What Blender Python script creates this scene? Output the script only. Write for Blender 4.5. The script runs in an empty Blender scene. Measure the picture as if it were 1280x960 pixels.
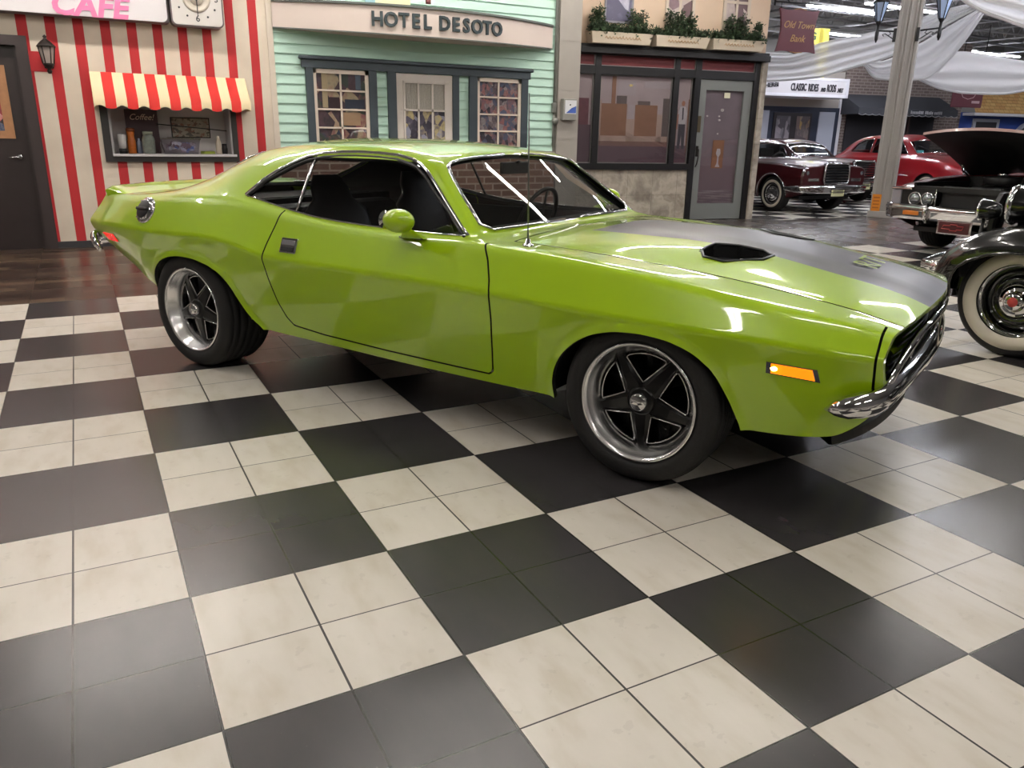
import bpy, bmesh, math, random
import numpy as np
from mathutils import Vector, Matrix, Euler
random.seed(7)
PI = math.pi
SC = bpy.context.scene
COL = SC.collection
def R(d): return math.radians(d)

# ------------------------------------------------------------------ materials
def lin(h):
    h = h.lstrip('#')
    o = []
    for i in (0, 2, 4):
        c = int(h[i:i+2], 16)/255
        o.append(c/12.92 if c <= .04045 else ((c+.055)/1.055)**2.4)
    return (o[0], o[1], o[2], 1.0)
MATS = {}
def mat(name, color='#808080', rough=.5, metal=0., coat=0., spec=.5, emit=None, estr=0., var=0., vscale=8., bump=0., bscale=60., alpha=1., sheen=0.):
    if name in MATS: return MATS[name]
    m = bpy.data.materials.new(name); m.use_nodes = True
    nt = m.node_tree; b = nt.nodes['Principled BSDF']
    c = lin(color)
    b.inputs['Base Color'].default_value = c
    b.inputs['Roughness'].default_value = rough
    b.inputs['Metallic'].default_value = metal
    b.inputs['Coat Weight'].default_value = coat
    b.inputs['Coat Roughness'].default_value = .03
    b.inputs['Specular IOR Level'].default_value = spec
    b.inputs['Alpha'].default_value = alpha
    if emit:
        b.inputs['Emission Color'].default_value = lin(emit); b.inputs['Emission Strength'].default_value = estr
    if var or bump:
        tc = nt.nodes.new('ShaderNodeTexCoord')
        n = nt.nodes.new('ShaderNodeTexNoise'); n.inputs['Scale'].default_value = vscale; n.inputs['Detail'].default_value = 5
        nt.links.new(tc.outputs['Object'], n.inputs['Vector'])
        if var:
            mx = nt.nodes.new('ShaderNodeMix'); mx.data_type = 'RGBA'
            mx.inputs['A'].default_value = tuple(min(1, v*(1-var)) for v in c[:3])+(1,)
            mx.inputs['B'].default_value = tuple(min(1, v*(1+var)) for v in c[:3])+(1,)
            nt.links.new(n.outputs['Fac'], mx.inputs['Factor']); nt.links.new(mx.outputs['Result'], b.inputs['Base Color'])
        if bump:
            n2 = nt.nodes.new('ShaderNodeTexNoise'); n2.inputs['Scale'].default_value = bscale; n2.inputs['Detail'].default_value = 4
            nt.links.new(tc.outputs['Object'], n2.inputs['Vector'])
            bp = nt.nodes.new('ShaderNodeBump'); bp.inputs['Strength'].default_value = bump; bp.inputs['Distance'].default_value = .01
            nt.links.new(n2.outputs['Fac'], bp.inputs['Height']); nt.links.new(bp.outputs['Normal'], b.inputs['Normal'])
    MATS[name] = m
    return m
def glassmat(name, tint='#606060', rough=.0, refl=1.):
    """thin automotive / shop glass: tinted see-through mixed with a Fresnel mirror"""
    if name in MATS: return MATS[name]
    m = bpy.data.materials.new(name); m.use_nodes = True
    nt = m.node_tree; nt.nodes.clear()
    o = nt.nodes.new('ShaderNodeOutputMaterial'); mx = nt.nodes.new('ShaderNodeMixShader')
    t = nt.nodes.new('ShaderNodeBsdfTransparent'); g = nt.nodes.new('ShaderNodeBsdfGlossy')
    t.inputs['Color'].default_value = lin(tint); g.inputs['Roughness'].default_value = rough
    # Schlick reflectance of a thin pane, the same from both sides
    ge = nt.nodes.new('ShaderNodeNewGeometry'); dt = nt.nodes.new('ShaderNodeVectorMath'); dt.operation = 'DOT_PRODUCT'
    nt.links.new(ge.outputs['Normal'], dt.inputs[0]); nt.links.new(ge.outputs['Incoming'], dt.inputs[1])
    def mth(op, a, b):
        q = nt.nodes.new('ShaderNodeMath'); q.operation = op; q.use_clamp = op == 'MULTIPLY_ADD'
        for s_, v_ in zip(q.inputs, (a, b)):
            if isinstance(v_, (int, float)): s_.default_value = v_
            else: nt.links.new(v_, s_)
        return q
    ab = mth('ABSOLUTE', dt.outputs['Value'], 0); om = mth('SUBTRACT', 1., ab.outputs[0]); pw = mth('POWER', om.outputs[0], 5.)
    mu = mth('MULTIPLY_ADD', pw.outputs[0], .9*refl); mu.inputs[2].default_value = .06*refl
    nt.links.new(mu.outputs[0], mx.inputs[0])
    nt.links.new(t.outputs[0], mx.inputs[1]); nt.links.new(g.outputs[0], mx.inputs[2]); nt.links.new(mx.outputs[0], o.inputs[0])
    MATS[name] = m
    return m

# ------------------------------------------------------------------ objects
def thing(name, label, cat, loc=(0, 0, 0), rotz=0., group=None):
    o = bpy.data.objects.new(name, None); COL.objects.link(o)
    o.location = loc; o.rotation_euler = (0, 0, rotz)
    o['label'] = label; o['category'] = cat
    if group: o['group'] = group
    o.empty_display_size = .1
    return o
def tag(o, label, cat, group=None, kind=None):
    o['label'] = label; o['category'] = cat
    if group: o['group'] = group
    if kind: o['kind'] = kind
    return o
def struct(o, label=None):
    o['kind'] = 'structure'
    if label: o['label'] = label
    return o
def copy_tree(o, parent=None):
    c = o.copy(); COL.objects.link(c)
    if parent is not None: c.parent = parent; c.matrix_parent_inverse = o.matrix_parent_inverse.copy()
    for ch in list(o.children): copy_tree(ch, c)
    return c

class MB:
    """collects faces, then builds ONE mesh object"""
    def __init__(s): s.v = []; s.f = []; s.mi = []; s.sm = []; s.cur = 0
    def add(s, vs, fs, smooth=False, mtx=None):
        b = len(s.v)
        for p in vs:
            p = Vector(p)
            s.v.append(tuple(mtx @ p) if mtx is not None else tuple(p))
        for f in fs:
            s.f.append([b+i for i in f]); s.mi.append(s.cur); s.sm.append(smooth)
        return s
    def box(s, c, d, mtx=None, bev=0.):
        x, y, z = c; a, b, e = d[0]/2, d[1]/2, d[2]/2
        if bev <= 0:
            vs = [(x+i*a, y+j*b, z+k*e) for i in (-1, 1) for j in (-1, 1) for k in (-1, 1)]
            fs = [(0, 1, 3, 2), (4, 6, 7, 5), (0, 4, 5, 1), (2, 3, 7, 6), (0, 2, 6, 4), (1, 5, 7, 3)]
            return s.add(vs, fs, False, mtx)
        bm = bmesh.new(); bmesh.ops.create_cube(bm, size=1)
        for v in bm.verts: v.co = Vector((v.co.x*d[0]+x, v.co.y*d[1]+y, v.co.z*d[2]+z))
        bmesh.ops.bevel(bm, geom=list(bm.edges), offset=min(bev, min(d)*.45), segments=2, affect='EDGES', profile=.5)
        bm.verts.index_update()
        s.add([v.co.copy() for v in bm.verts], [[v.index for v in f.verts] for f in bm.faces], False, mtx); bm.free()
        return s
    def span(s, a, b, bev=0.):
        return s.box([(p+q)/2 for p, q in zip(a, b)], [abs(q-p) for p, q in zip(a, b)], None, bev)
    def tube(s, pts, r, n=8, closed=False, caps=True, smooth=True, flat=None):
        pts = [Vector(p) for p in pts]; m = len(pts); rr = r if isinstance(r, (list, tuple)) else [r]*m
        vs = []; up = None
        for i, p in enumerate(pts):
            if closed: t = pts[(i+1) % m]-pts[i-1]
            else: t = pts[min(i+1, m-1)]-pts[max(i-1, 0)]
            if t.length < 1e-9: t = Vector((0, 0, 1))
            t.normalize()
            if up is None:
                up = Vector((0, 0, 1)) if abs(t.z) < .9 else Vector((1, 0, 0))
            u = up-t*up.dot(t)
            if u.length < 1e-6: u = t.orthogonal()
            u.normalize(); w = t.cross(u); up = u
            for k in range(n):
                a = 2*PI*k/n
                fu, fw = (1, 1) if flat is None else flat
                vs.append(p+u*(math.cos(a)*rr[i]*fu)+w*(math.sin(a)*rr[i]*fw))
        fs = []
        for i in range(m if closed else m-1):
            j = (i+1) % m
            for k in range(n):
                l = (k+1) % n
                fs.append((i*n+k, i*n+l, j*n+l, j*n+k))
        if caps and not closed:
            fs.append(tuple(range(n-1, -1, -1))); fs.append(tuple((m-1)*n+k for k in range(n)))
        return s.add(vs, fs, smooth)
    def lathe(s, prof, n=32, mtx=None, smooth=True, closed=False, caps=True):
        """prof [(r, h)] revolved about local Z"""
        vs = []; m = len(prof)
        for r, h in prof:
            for k in range(n):
                a = 2*PI*k/n; vs.append((r*math.cos(a), r*math.sin(a), h))
        fs = []
        for i in range(m if closed else m-1):
            j = (i+1) % m
            for k in range(n):
                l = (k+1) % n; fs.append((i*n+k, i*n+l, j*n+l, j*n+k))
        if not closed and caps:
            if prof[0][0] > 1e-5: fs.append(tuple(range(n-1, -1, -1)))
            if prof[-1][0] > 1e-5: fs.append(tuple((m-1)*n+k for k in range(n)))
        return s.add(vs, fs, smooth, mtx)
    def prism(s, poly, h0, h1, mtx=None, smooth=False):
        """2D polygon (x,y) extruded along z from h0 to h1"""
        n = len(poly); vs = [(x, y, h0) for x, y in poly]+[(x, y, h1) for x, y in poly]
        fs = [tuple(range(n-1, -1, -1)), tuple(range(n, 2*n))]
        s.add(vs, fs, False, mtx)
        vs2 = vs; fs2 = [(i, (i+1) % n, n+(i+1) % n, n+i) for i in range(n)]
        return s.add(vs2, fs2, smooth, mtx)
    def grid(s, rows, smooth=True, closed=False, mtx=None):
        m = len(rows); n = len(rows[0]); vs = [p for r in rows for p in r]; fs = []
        for i in range(m-1):
            for k in range(n if closed else n-1):
                l = (k+1) % n; fs.append((i*n+k, i*n+l, (i+1)*n+l, (i+1)*n+k))
        return s.add(vs, fs, smooth, mtx)
    def ball(s, c, r, n=16, mtx=None):
        rx, ry, rz = r if isinstance(r, (tuple, list)) else (r, r, r)
        m = max(6, n//2); rows = []
        for i in range(m+1):
            th = PI*i/m
            rows.append([(c[0]+rx*math.sin(th)*math.cos(2*PI*k/n), c[1]+ry*math.sin(th)*math.sin(2*PI*k/n), c[2]-rz*math.cos(th)) for k in range(n)])
        return s.grid(rows, True, True, mtx)
    def build(s, name, m, parent=None, fix=True):
        me = bpy.data.meshes.new(name); me.from_pydata(s.v, [], s.f)
        for k in (m if isinstance(m, (list, tuple)) else [m]): me.materials.append(k)
        if isinstance(m, (list, tuple)): me.polygons.foreach_set('material_index', s.mi)
        me.polygons.foreach_set('use_smooth', s.sm)
        if fix:
            bm = bmesh.new(); bm.from_mesh(me)
            bmesh.ops.remove_doubles(bm, verts=list(bm.verts), dist=1e-5)
            bmesh.ops.recalc_face_normals(bm, faces=list(bm.faces)); bm.to_mesh(me); bm.free()
        me.update()
        o = bpy.data.objects.new(name, me); COL.objects.link(o)
        if parent is not None: o.parent = parent
        return o
def part(name, mb, m, parent=None, fix=True): return mb.build(name, m, parent, fix)

def text_mb(txt, size, depth, mtx, bold=0., shear=0., align='CENTER', sx=1., spacing=1.):
    """lettering as real extruded geometry; text plane = local XY of mtx"""
    cu = bpy.data.curves.new('lettering', 'FONT'); cu.body = txt; cu.size = size; cu.extrude = depth/2
    cu.offset = bold; cu.shear = shear; cu.align_x = align; cu.align_y = 'CENTER'; cu.resolution_u = 3; cu.space_character = spacing
    o = bpy.data.objects.new('lettering', cu); COL.objects.link(o)
    dg = bpy.context.evaluated_depsgraph_get(); dg.update()
    me = o.evaluated_get(dg).to_mesh()
    mb = MB()
    mm = mtx @ Matrix.Diagonal((sx, 1, 1, 1))
    mb.add([v.co.copy() for v in me.vertices], [list(p.vertices) for p in me.polygons], False, mm)
    o.evaluated_get(dg).to_mesh_clear()
    bpy.data.objects.remove(o); bpy.data.curves.remove(cu)
    return mb

def frame_mtx(o, x, y):
    """matrix with origin o, local X = x, local Y = y"""
    x = Vector(x).normalized(); y = Vector(y); y = (y-x*y.dot(x)).normalized(); z = x.cross(y)
    return Matrix(((x.x, y.x, z.x, o[0]), (x.y, y.y, z.y, o[1]), (x.z, y.z, z.z, o[2]), (0, 0, 0, 1)))
# ------------------------------------------------------------------ camera (solved from the floor tiles)
S = .6131825
CAM = (.48678521, -6.51549092, 1.32280236)
def make_camera():
    cd = bpy.data.cameras.new('camera'); co = bpy.data.objects.new('camera', cd); COL.objects.link(co)
    cd.sensor_fit = 'HORIZONTAL'; cd.sensor_width = 36; cd.lens = 976.125753/1280*36
    cd.clip_end = 200; cd.clip_start = .05
    pitch, roll, yaw = 1.26361171, 1.78811608e-02, -4.95262605e-01
    m = Matrix.Rotation(yaw, 4, 'Z') @ Matrix.Rotation(pitch, 4, 'X') @ Matrix.Rotation(roll, 4, 'Z')
    co.matrix_world = Matrix.Translation(CAM) @ m
    SC.camera = co
# ------------------------------------------------------------------ lofted car skins (numpy)
def pchip(xs, ys, x):
    xs = np.asarray(xs, float); ys = np.asarray(ys, float); x = np.asarray(x, float)
    h = np.diff(xs); d = np.diff(ys)/h; m = np.zeros_like(ys); n = len(xs)
    for i in range(1, n-1):
        if d[i-1]*d[i] > 0:
            w1 = 2*h[i]+h[i-1]; w2 = h[i]+2*h[i-1]; m[i] = (w1+w2)/(w1/d[i-1]+w2/d[i])
    m[0] = d[0]; m[-1] = d[-1]
    x = np.clip(x, xs[0], xs[-1])
    i = np.clip(np.searchsorted(xs, x, side='right')-1, 0, n-2)
    t = (x-xs[i])/h[i]
    return (2*t**3-3*t**2+1)*ys[i]+(t**3-2*t**2+t)*h[i]*m[i]+(-2*t**3+3*t**2)*ys[i+1]+(t**3-t**2)*h[i]*m[i+1]
def key(tab, x):
    return pchip([k[0] for k in tab], [k[1] for k in tab], x)
SEGN = (14, 14, 3, 9, 7, 7)      # A-K, K-Bt, Bt-Bs, Bs-C, C-D, D-E
CORN = 7
def section(K, x, warp=True):
    """half section at station x: array (n,3) of (x, v, z), from the centre line down to the sill"""
    g = lambda n: float(key(K[n], x))
    A = np.array((0, g('zk'))); k = np.array((g('wk'), g('zk'))); Bt = np.array((g('wb'), g('zb'))); Bs = np.array((g('ws'), g('zs')))
    C = np.array((g('wc'), g('zc'))); E = np.array((g('wl'), g('zl')))
    D = E+(C-E)*np.array((K.get('dw', .66), K.get('dz', .45)))
    P = [A, k, Bt, Bs, C, D, E]
    r = [0, g('rk'), g('rb'), K.get('rs', .03), K.get('rc', .035), .09, 0]
    cuts = []
    for i in range(1, 6):
        a = np.linalg.norm(P[i]-P[i-1]); b = np.linalg.norm(P[i+1]-P[i]); cuts.append((min(r[i], .48*a), min(r[i], .48*b)))
    out = []; start = P[0]
    for i in range(1, 7):
        if i < 6:
            da = (P[i]-P[i-1])/max(1e-9, np.linalg.norm(P[i]-P[i-1])); end = P[i]-da*cuts[i-1][0]
        else: end = P[6]
        for t in np.arange(SEGN[i-1])/SEGN[i-1]: out.append(start+(end-start)*t)
        if i < 6:
            db = (P[i+1]-P[i])/max(1e-9, np.linalg.norm(P[i+1]-P[i])); e2 = P[i]+db*cuts[i-1][1]
            for t in np.arange(CORN)/CORN: out.append((1-t)**2*end+2*t*(1-t)*P[i]+t*t*e2)
            start = e2
        else: out.append(end)
    out = np.array(out)
    v, z = out[:, 0].copy(), out[:, 1].copy()
    crown = g('zt')-g('zk')
    u = np.clip(v/max(1e-6, k[0]), 0, 1)
    z = z+crown*(1-u**2)**K.get('cp', 1.0)
    X = np.full_like(v, x)
    if warp: X = K['warp'](X, v, z)
    return np.stack([X, v, z], 1)
NSEC = sum(SEGN)+5*CORN+1
def idx_start(seg):   # first sample index of straight segment seg (0..5)
    return sum(SEGN[:seg])+CORN*seg
# ---- Challenger skin tables: x forward from the rear axle, metres
def ss(t): t = np.clip(t, 0, 1); return t*t*(3-2*t)
def chal_warp(X, v, z):
    f = ss((X-3.25)/(3.64-3.25)); X = X+f*.075*(1-np.clip(v/.80, 0, 1.2)**1.7)
    r = ss((-.45-X)/.47)
    return X+r*(-.085*np.exp(-((z-.75)/.11)**2)-.07*(1-np.clip(v/.8, 0, 1.2)**2))+r*np.clip(.72-z, 0, .3)*.35
CH = dict(
 zt=[(-.93,.955),(-.7,.965),(-.52,.972),(-.42,.992),(-.25,1.06),(-.1,1.128),(.05,1.192),(.2,1.243),(.4,1.281),(.7,1.301),(1.0,1.301),(1.3,1.288),(1.5,1.262),(1.6,1.238),(1.7,1.161),(1.8,1.081),(1.9,1.0),(1.985,.925),(2.03,.911),(2.2,.921),(2.4,.926),(2.7,.92),(3.0,.897),(3.2,.868),(3.4,.829),(3.55,.786),(3.64,.747)],
 wk=[(-.93,.60),(-.7,.61),(-.45,.61),(-.3,.60),(-.15,.585),(0,.575),(.15,.58),(.35,.60),(.6,.62),(.9,.63),(1.2,.63),(1.5,.625),(1.6,.625),(1.7,.667),(1.8,.712),(1.9,.758),(1.985,.79),(2.05,.77),(2.2,.72),(2.8,.69),(3.3,.675),(3.64,.66)],
 zk=[(-.93,.948),(-.7,.955),(-.45,.972),(-.3,1.0),(-.15,1.045),(0,1.103),(.15,1.162),(.35,1.214),(.6,1.24),(.9,1.254),(1.2,1.254),(1.5,1.234),(1.6,1.207),(1.7,1.13),(1.8,1.05),(1.9,.973),(1.985,.905),(2.05,.893),(2.2,.888),(2.76,.853),(3.0,.832),(3.25,.800),(3.45,.768),(3.64,.722)],
 wb=[(-.93,.71),(-.6,.765),(-.3,.775),(0,.785),(.3,.805),(.5,.825),(.87,.835),(1.235,.838),(1.58,.84),(1.97,.842),(2.05,.838),(2.2,.835),(2.8,.832),(3.25,.815),(3.64,.745)],
 zb=[(-.93,.944),(-.6,.955),(-.3,.980),(0,1.012),(.3,1.020),(.5,1.0),(.7,.963),(.87,.936),(1.05,.919),(1.235,.909),(1.58,.902),(1.97,.901),(2.05,.890),(2.2,.886),(2.8,.840),(3.25,.784),(3.45,.756),(3.64,.715)],
 ws=[(-.93,.755),(-.75,.805),(-.5,.835),(-.2,.855),(.2,.868),(.5,.868),(.9,.868),(1.6,.875),(2.0,.875),(2.8,.878),(3.25,.862),(3.45,.838),(3.64,.785)],
 zs=[(-.93,.935),(-.6,.945),(-.3,.957),(0,.972),(.3,.975),(.5,.965),(.7,.94),(.87,.918),(1.05,.905),(1.235,.897),(1.58,.89),(1.98,.889),(2.2,.879),(2.8,.830),(3.25,.774),(3.45,.747),(3.64,.706)],
 wc=[(-.93,.85),(-.75,.893),(-.5,.925),(-.15,.948),(.2,.962),(.45,.962),(.75,.95),(1.3,.945),(2.1,.945),(2.6,.95),(2.8,.952),(3.1,.945),(3.3,.928),(3.5,.893),(3.64,.845)],
 zc=[(-.93,.777),(-.15,.775),(.2,.784),(.35,.781),(.5,.765),(.62,.741),(.75,.721),(.9,.716),(1.3,.713),(2.1,.699),(2.6,.682),(2.97,.672),(3.28,.665),(3.64,.637)],
 wl=[(-.93,.765),(-.7,.795),(-.3,.838),(.5,.838),(2.4,.838),(3.2,.838),(3.4,.82),(3.55,.785),(3.64,.74)],
 zl=[(-.93,.60),(-.85,.567),(-.7,.52),(-.3,.405),(-.1,.37),(.3,.31),(.6,.298),(1.2,.284),(1.7,.274),(2.4,.272),(3.1,.30),(3.38,.312),(3.5,.33),(3.58,.385),(3.64,.47)],
 rk=[(-.93,.05),(-.4,.06),(-.1,.05),(.3,.10),(.9,.11),(1.4,.10),(1.6,.045),(1.9,.03),(2.0,.05),(2.2,.08),(3.64,.05)],
 rb=[(-.93,.04),(-.3,.10),(.1,.14),(.45,.06),(.7,.015),(2.0,.015),(2.2,.03),(3.64,.03)],
 rs=.035, rc=.02, dw=.53, dz=.45, cp=1.0, warp=chal_warp)
# ------------------------------------------------------------------ skin cutting tools
def sd_poly(p, poly):
    """signed distance (negative inside) of points p (n,2) to a closed polygon"""
    q = np.asarray(poly, float); n = len(q); d = np.full(len(p), 1e9); ins = np.zeros(len(p), bool)
    for i in range(n):
        a = q[i]; b = q[(i+1) % n]; e = b-a; w = p-a
        t = np.clip((w@e)/max(1e-12, e@e), 0, 1); d = np.minimum(d, np.linalg.norm(w-t[:, None]*e, axis=1))
        c = (a[1] > p[:, 1]) != (b[1] > p[:, 1])
        with np.errstate(all='ignore'):
            xi = (b[0]-a[0])*(p[:, 1]-a[1])/(b[1]-a[1] if abs(b[1]-a[1]) > 1e-12 else 1e-12)+a[0]
        ins ^= c & (p[:, 0] < xi)
    return np.where(ins, -d, d)
def smooth_poly(poly, it=2):
    q = [tuple(p) for p in poly]
    for _ in range(it):
        o = []
        for i in range(len(q)):
            a = q[i]; b = q[(i+1) % len(q)]
            o += [(a[0]*.8+b[0]*.2, a[1]*.8+b[1]*.2), (a[0]*.2+b[0]*.8, a[1]*.2+b[1]*.8)]
        q = o
    return q
class Skin:
    """half car skin as a fine grid that panels are cut from; v = distance from the centre plane"""
    def __init__(s, K, xs):
        s.K = K; G = np.array([section(K, x) for x in xs]); s.G = G; s.xs = np.array(xs)
        nx, nu = G.shape[:2]
        du = np.gradient(G, axis=1); dx = np.gradient(G, axis=0)
        n = np.cross(dx, du); n /= np.maximum(1e-12, np.linalg.norm(n, axis=2))[..., None]
        c = n[nx//2, 2]
        if c[2] < 0: n = -n
        n[:, 0, 1] = 0
        s.N = n; s.nx = nx; s.nu = nu
    def displace(s, f):
        """f(G flattened (n,3), u index (n,)) -> offset along normal"""
        u = np.tile(np.arange(s.nu), s.nx)
        d = f(s.G.reshape(-1, 3), u).reshape(s.nx, s.nu)
        s.G = s.G+s.N*d[..., None]
        du = np.gradient(s.G, axis=1); dx = np.gradient(s.G, axis=0)
        n = np.cross(dx, du); n /= np.maximum(1e-12, np.linalg.norm(n, axis=2))[..., None]
        sg = np.sign((n*s.N).sum(2))[..., None]; sg[sg == 0] = 1; s.N = n*sg; s.N[:, 0, 1] = 0
    def open(s):
        bm = bmesh.new(); s.bm = bm; s.ln = bm.verts.layers.float_vector.new('nrm'); s.lu = bm.verts.layers.float.new('u')
        vs = []
        for i in range(s.nx):
            for j in range(s.nu):
                v = bm.verts.new(s.G[i, j]); v[s.ln] = Vector(s.N[i, j]); v[s.lu] = j; vs.append(v)
        w = s.nu
        for i in range(s.nx-1):
            for j in range(w-1):
                bm.faces.new((vs[i*w+j], vs[(i+1)*w+j], vs[(i+1)*w+j+1], vs[i*w+j+1]))
    def cut(s, field, umin=0, umax=1e9, box=None):
        bm = s.bm; bm.verts.ensure_lookup_table(); bm.verts.index_update()
        n = len(bm.verts); co = np.empty((n, 3)); u = np.empty(n)
        for i, v in enumerate(bm.verts): co[i] = v.co; u[i] = v[s.lu]
        d = field(co); d = np.where(np.abs(d) < 2e-5, 2e-5, d)
        ok = (u >= umin) & (u <= umax)
        if box is not None: ok &= (co[:, 0] > box[0]) & (co[:, 0] < box[1])
        cutv = set()
        for e in list(bm.edges):
            a, b = e.verts; i, j = a.index, b.index
            if i < 0 or j < 0 or not (ok[i] and ok[j]): continue
            if d[i]*d[j] < 0:
                _, nv = bmesh.utils.edge_split(e, a, d[i]/(d[i]-d[j])); nv.index = -1; cutv.add(nv)
        done = set()
        for v in cutv:
            for f in list(v.link_faces):
                c = [x for x in f.verts if x in cutv]
                if len(c) == 2:
                    if not any(set(c) == set(e.verts) for e in f.edges):
                        try: bmesh.utils.face_split(f, c[0], c[1])
                        except Exception: pass
                elif len(c) == 4:
                    try:
                        r = bmesh.utils.face_split(f, c[0], c[1])
                    except Exception: pass
    def faces(s):
        """face centres (n,3), mean u, list of faces"""
        fs = list(s.bm.faces); c = np.array([f.calc_center_median()[:] for f in fs]); u = np.array([sum(v[s.lu] for v in f.verts)/len(f.verts) for f in fs])
        return c, u, fs
    def panel(s, name, sel, mats, parent, side=0, offset=0., lip=.012, mi=None, nfun=None, lipmat=0):
        """build an object of the chosen faces. side: 0 both halves, -1 right (y=-v), +1 left"""
        vid = {}; V = []; N = []; F = []; M = []; be = {}
        for k, f in enumerate(sel):
            ids = []
            for v in f.verts:
                if v not in vid: vid[v] = len(V); V.append(tuple(v.co+v[s.ln]*offset)); N.append(tuple(v[s.ln]) if nfun is None else nfun(v.co))
                ids.append(vid[v])
            F.append(ids); M.append(mi[k] if mi is not None else 0)
            for a, b in zip(ids, ids[1:]+ids[:1]):
                q = (min(a, b), max(a, b)); be[q] = None if q in be else (a, b)
        if lip:
            inn = {}
            for q, ab in be.items():
                if ab is None: continue
                a, b = ab
                if V[a][1] < 1e-4 and V[b][1] < 1e-4: continue
                for i in ab:
                    if i not in inn: inn[i] = len(V); V.append(tuple(V[i][t]-N[i][t]*lip for t in range(3))); N.append(N[i])
                F.append([b, a, inn[a], inn[b]]); M.append(lipmat)
        vv = []; nn = []; ff = []; mm = []
        for sg in ((-1, 1) if side == 0 else (side,)):
            o = len(vv)
            vv += [(x, y*sg, z) for x, y, z in V]; nn += [(x, y*sg, z) for x, y, z in N]
            ff += [[o+i for i in (f if sg > 0 else f[::-1])] for f in F]; mm += M
        me = bpy.data.meshes.new(name); me.from_pydata(vv, [], ff)
        for m in (mats if isinstance(mats, (list, tuple)) else [mats]): me.materials.append(m)
        me.polygons.foreach_set('material_index', mm); me.polygons.foreach_set('use_smooth', [True]*len(ff))
        me.update(); me.normals_split_custom_set_from_vertices(nn)
        ob = bpy.data.objects.new(name, me); COL.objects.link(ob); ob.parent = parent
        return ob
    # --- points on the surface
    def side_pt(s, x, z, off=0., u0=None):
        a = int(np.clip(np.searchsorted(s.xs, x), 1, s.nx-1)); best = None
        u0 = SEGN[0]-2 if u0 is None else u0
        f = np.clip((x-s.xs[a-1])/(s.xs[a]-s.xs[a-1]), 0, 1)
        r = s.G[a-1]*(1-f)+s.G[a]*f; n = s.N[a-1]*(1-f)+s.N[a]*f
        for j in range(u0, s.nu-1):
            if (r[j, 2]-z)*(r[j+1, 2]-z) <= 0 and r[j, 2] != r[j+1, 2]:
                t = (z-r[j, 2])/(r[j+1, 2]-r[j, 2]); p = r[j]+(r[j+1]-r[j])*t; q = n[j]; return Vector(p+q*off), Vector(q)
        j = u0 if z > r[u0, 2] else s.nu-1
        return Vector(r[j]+n[j]*off), Vector(n[j])
    def top_pt(s, x, v, off=0.):
        a = int(np.clip(np.searchsorted(s.xs, x), 1, s.nx-1)); f = np.clip((x-s.xs[a-1])/(s.xs[a]-s.xs[a-1]), 0, 1)
        r = s.G[a-1]*(1-f)+s.G[a]*f; n = s.N[a-1]*(1-f)+s.N[a]*f
        j = int(np.clip(np.searchsorted(r[:, 1], abs(v)), 1, s.nu-1)); t = (abs(v)-r[j-1, 1])/max(1e-9, r[j, 1]-r[j-1, 1])
        p = r[j-1]+(r[j]-r[j-1])*t; q = n[j]
        return Vector(p+q*off), Vector(q)
def mir(p): return Vector((p[0], -p[1], p[2]))
def circle_on(sk, x, z, n, r): return [(x+r*math.cos(2*PI*k/n), z+r*math.sin(2*PI*k/n)) for k in range(n)]

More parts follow.
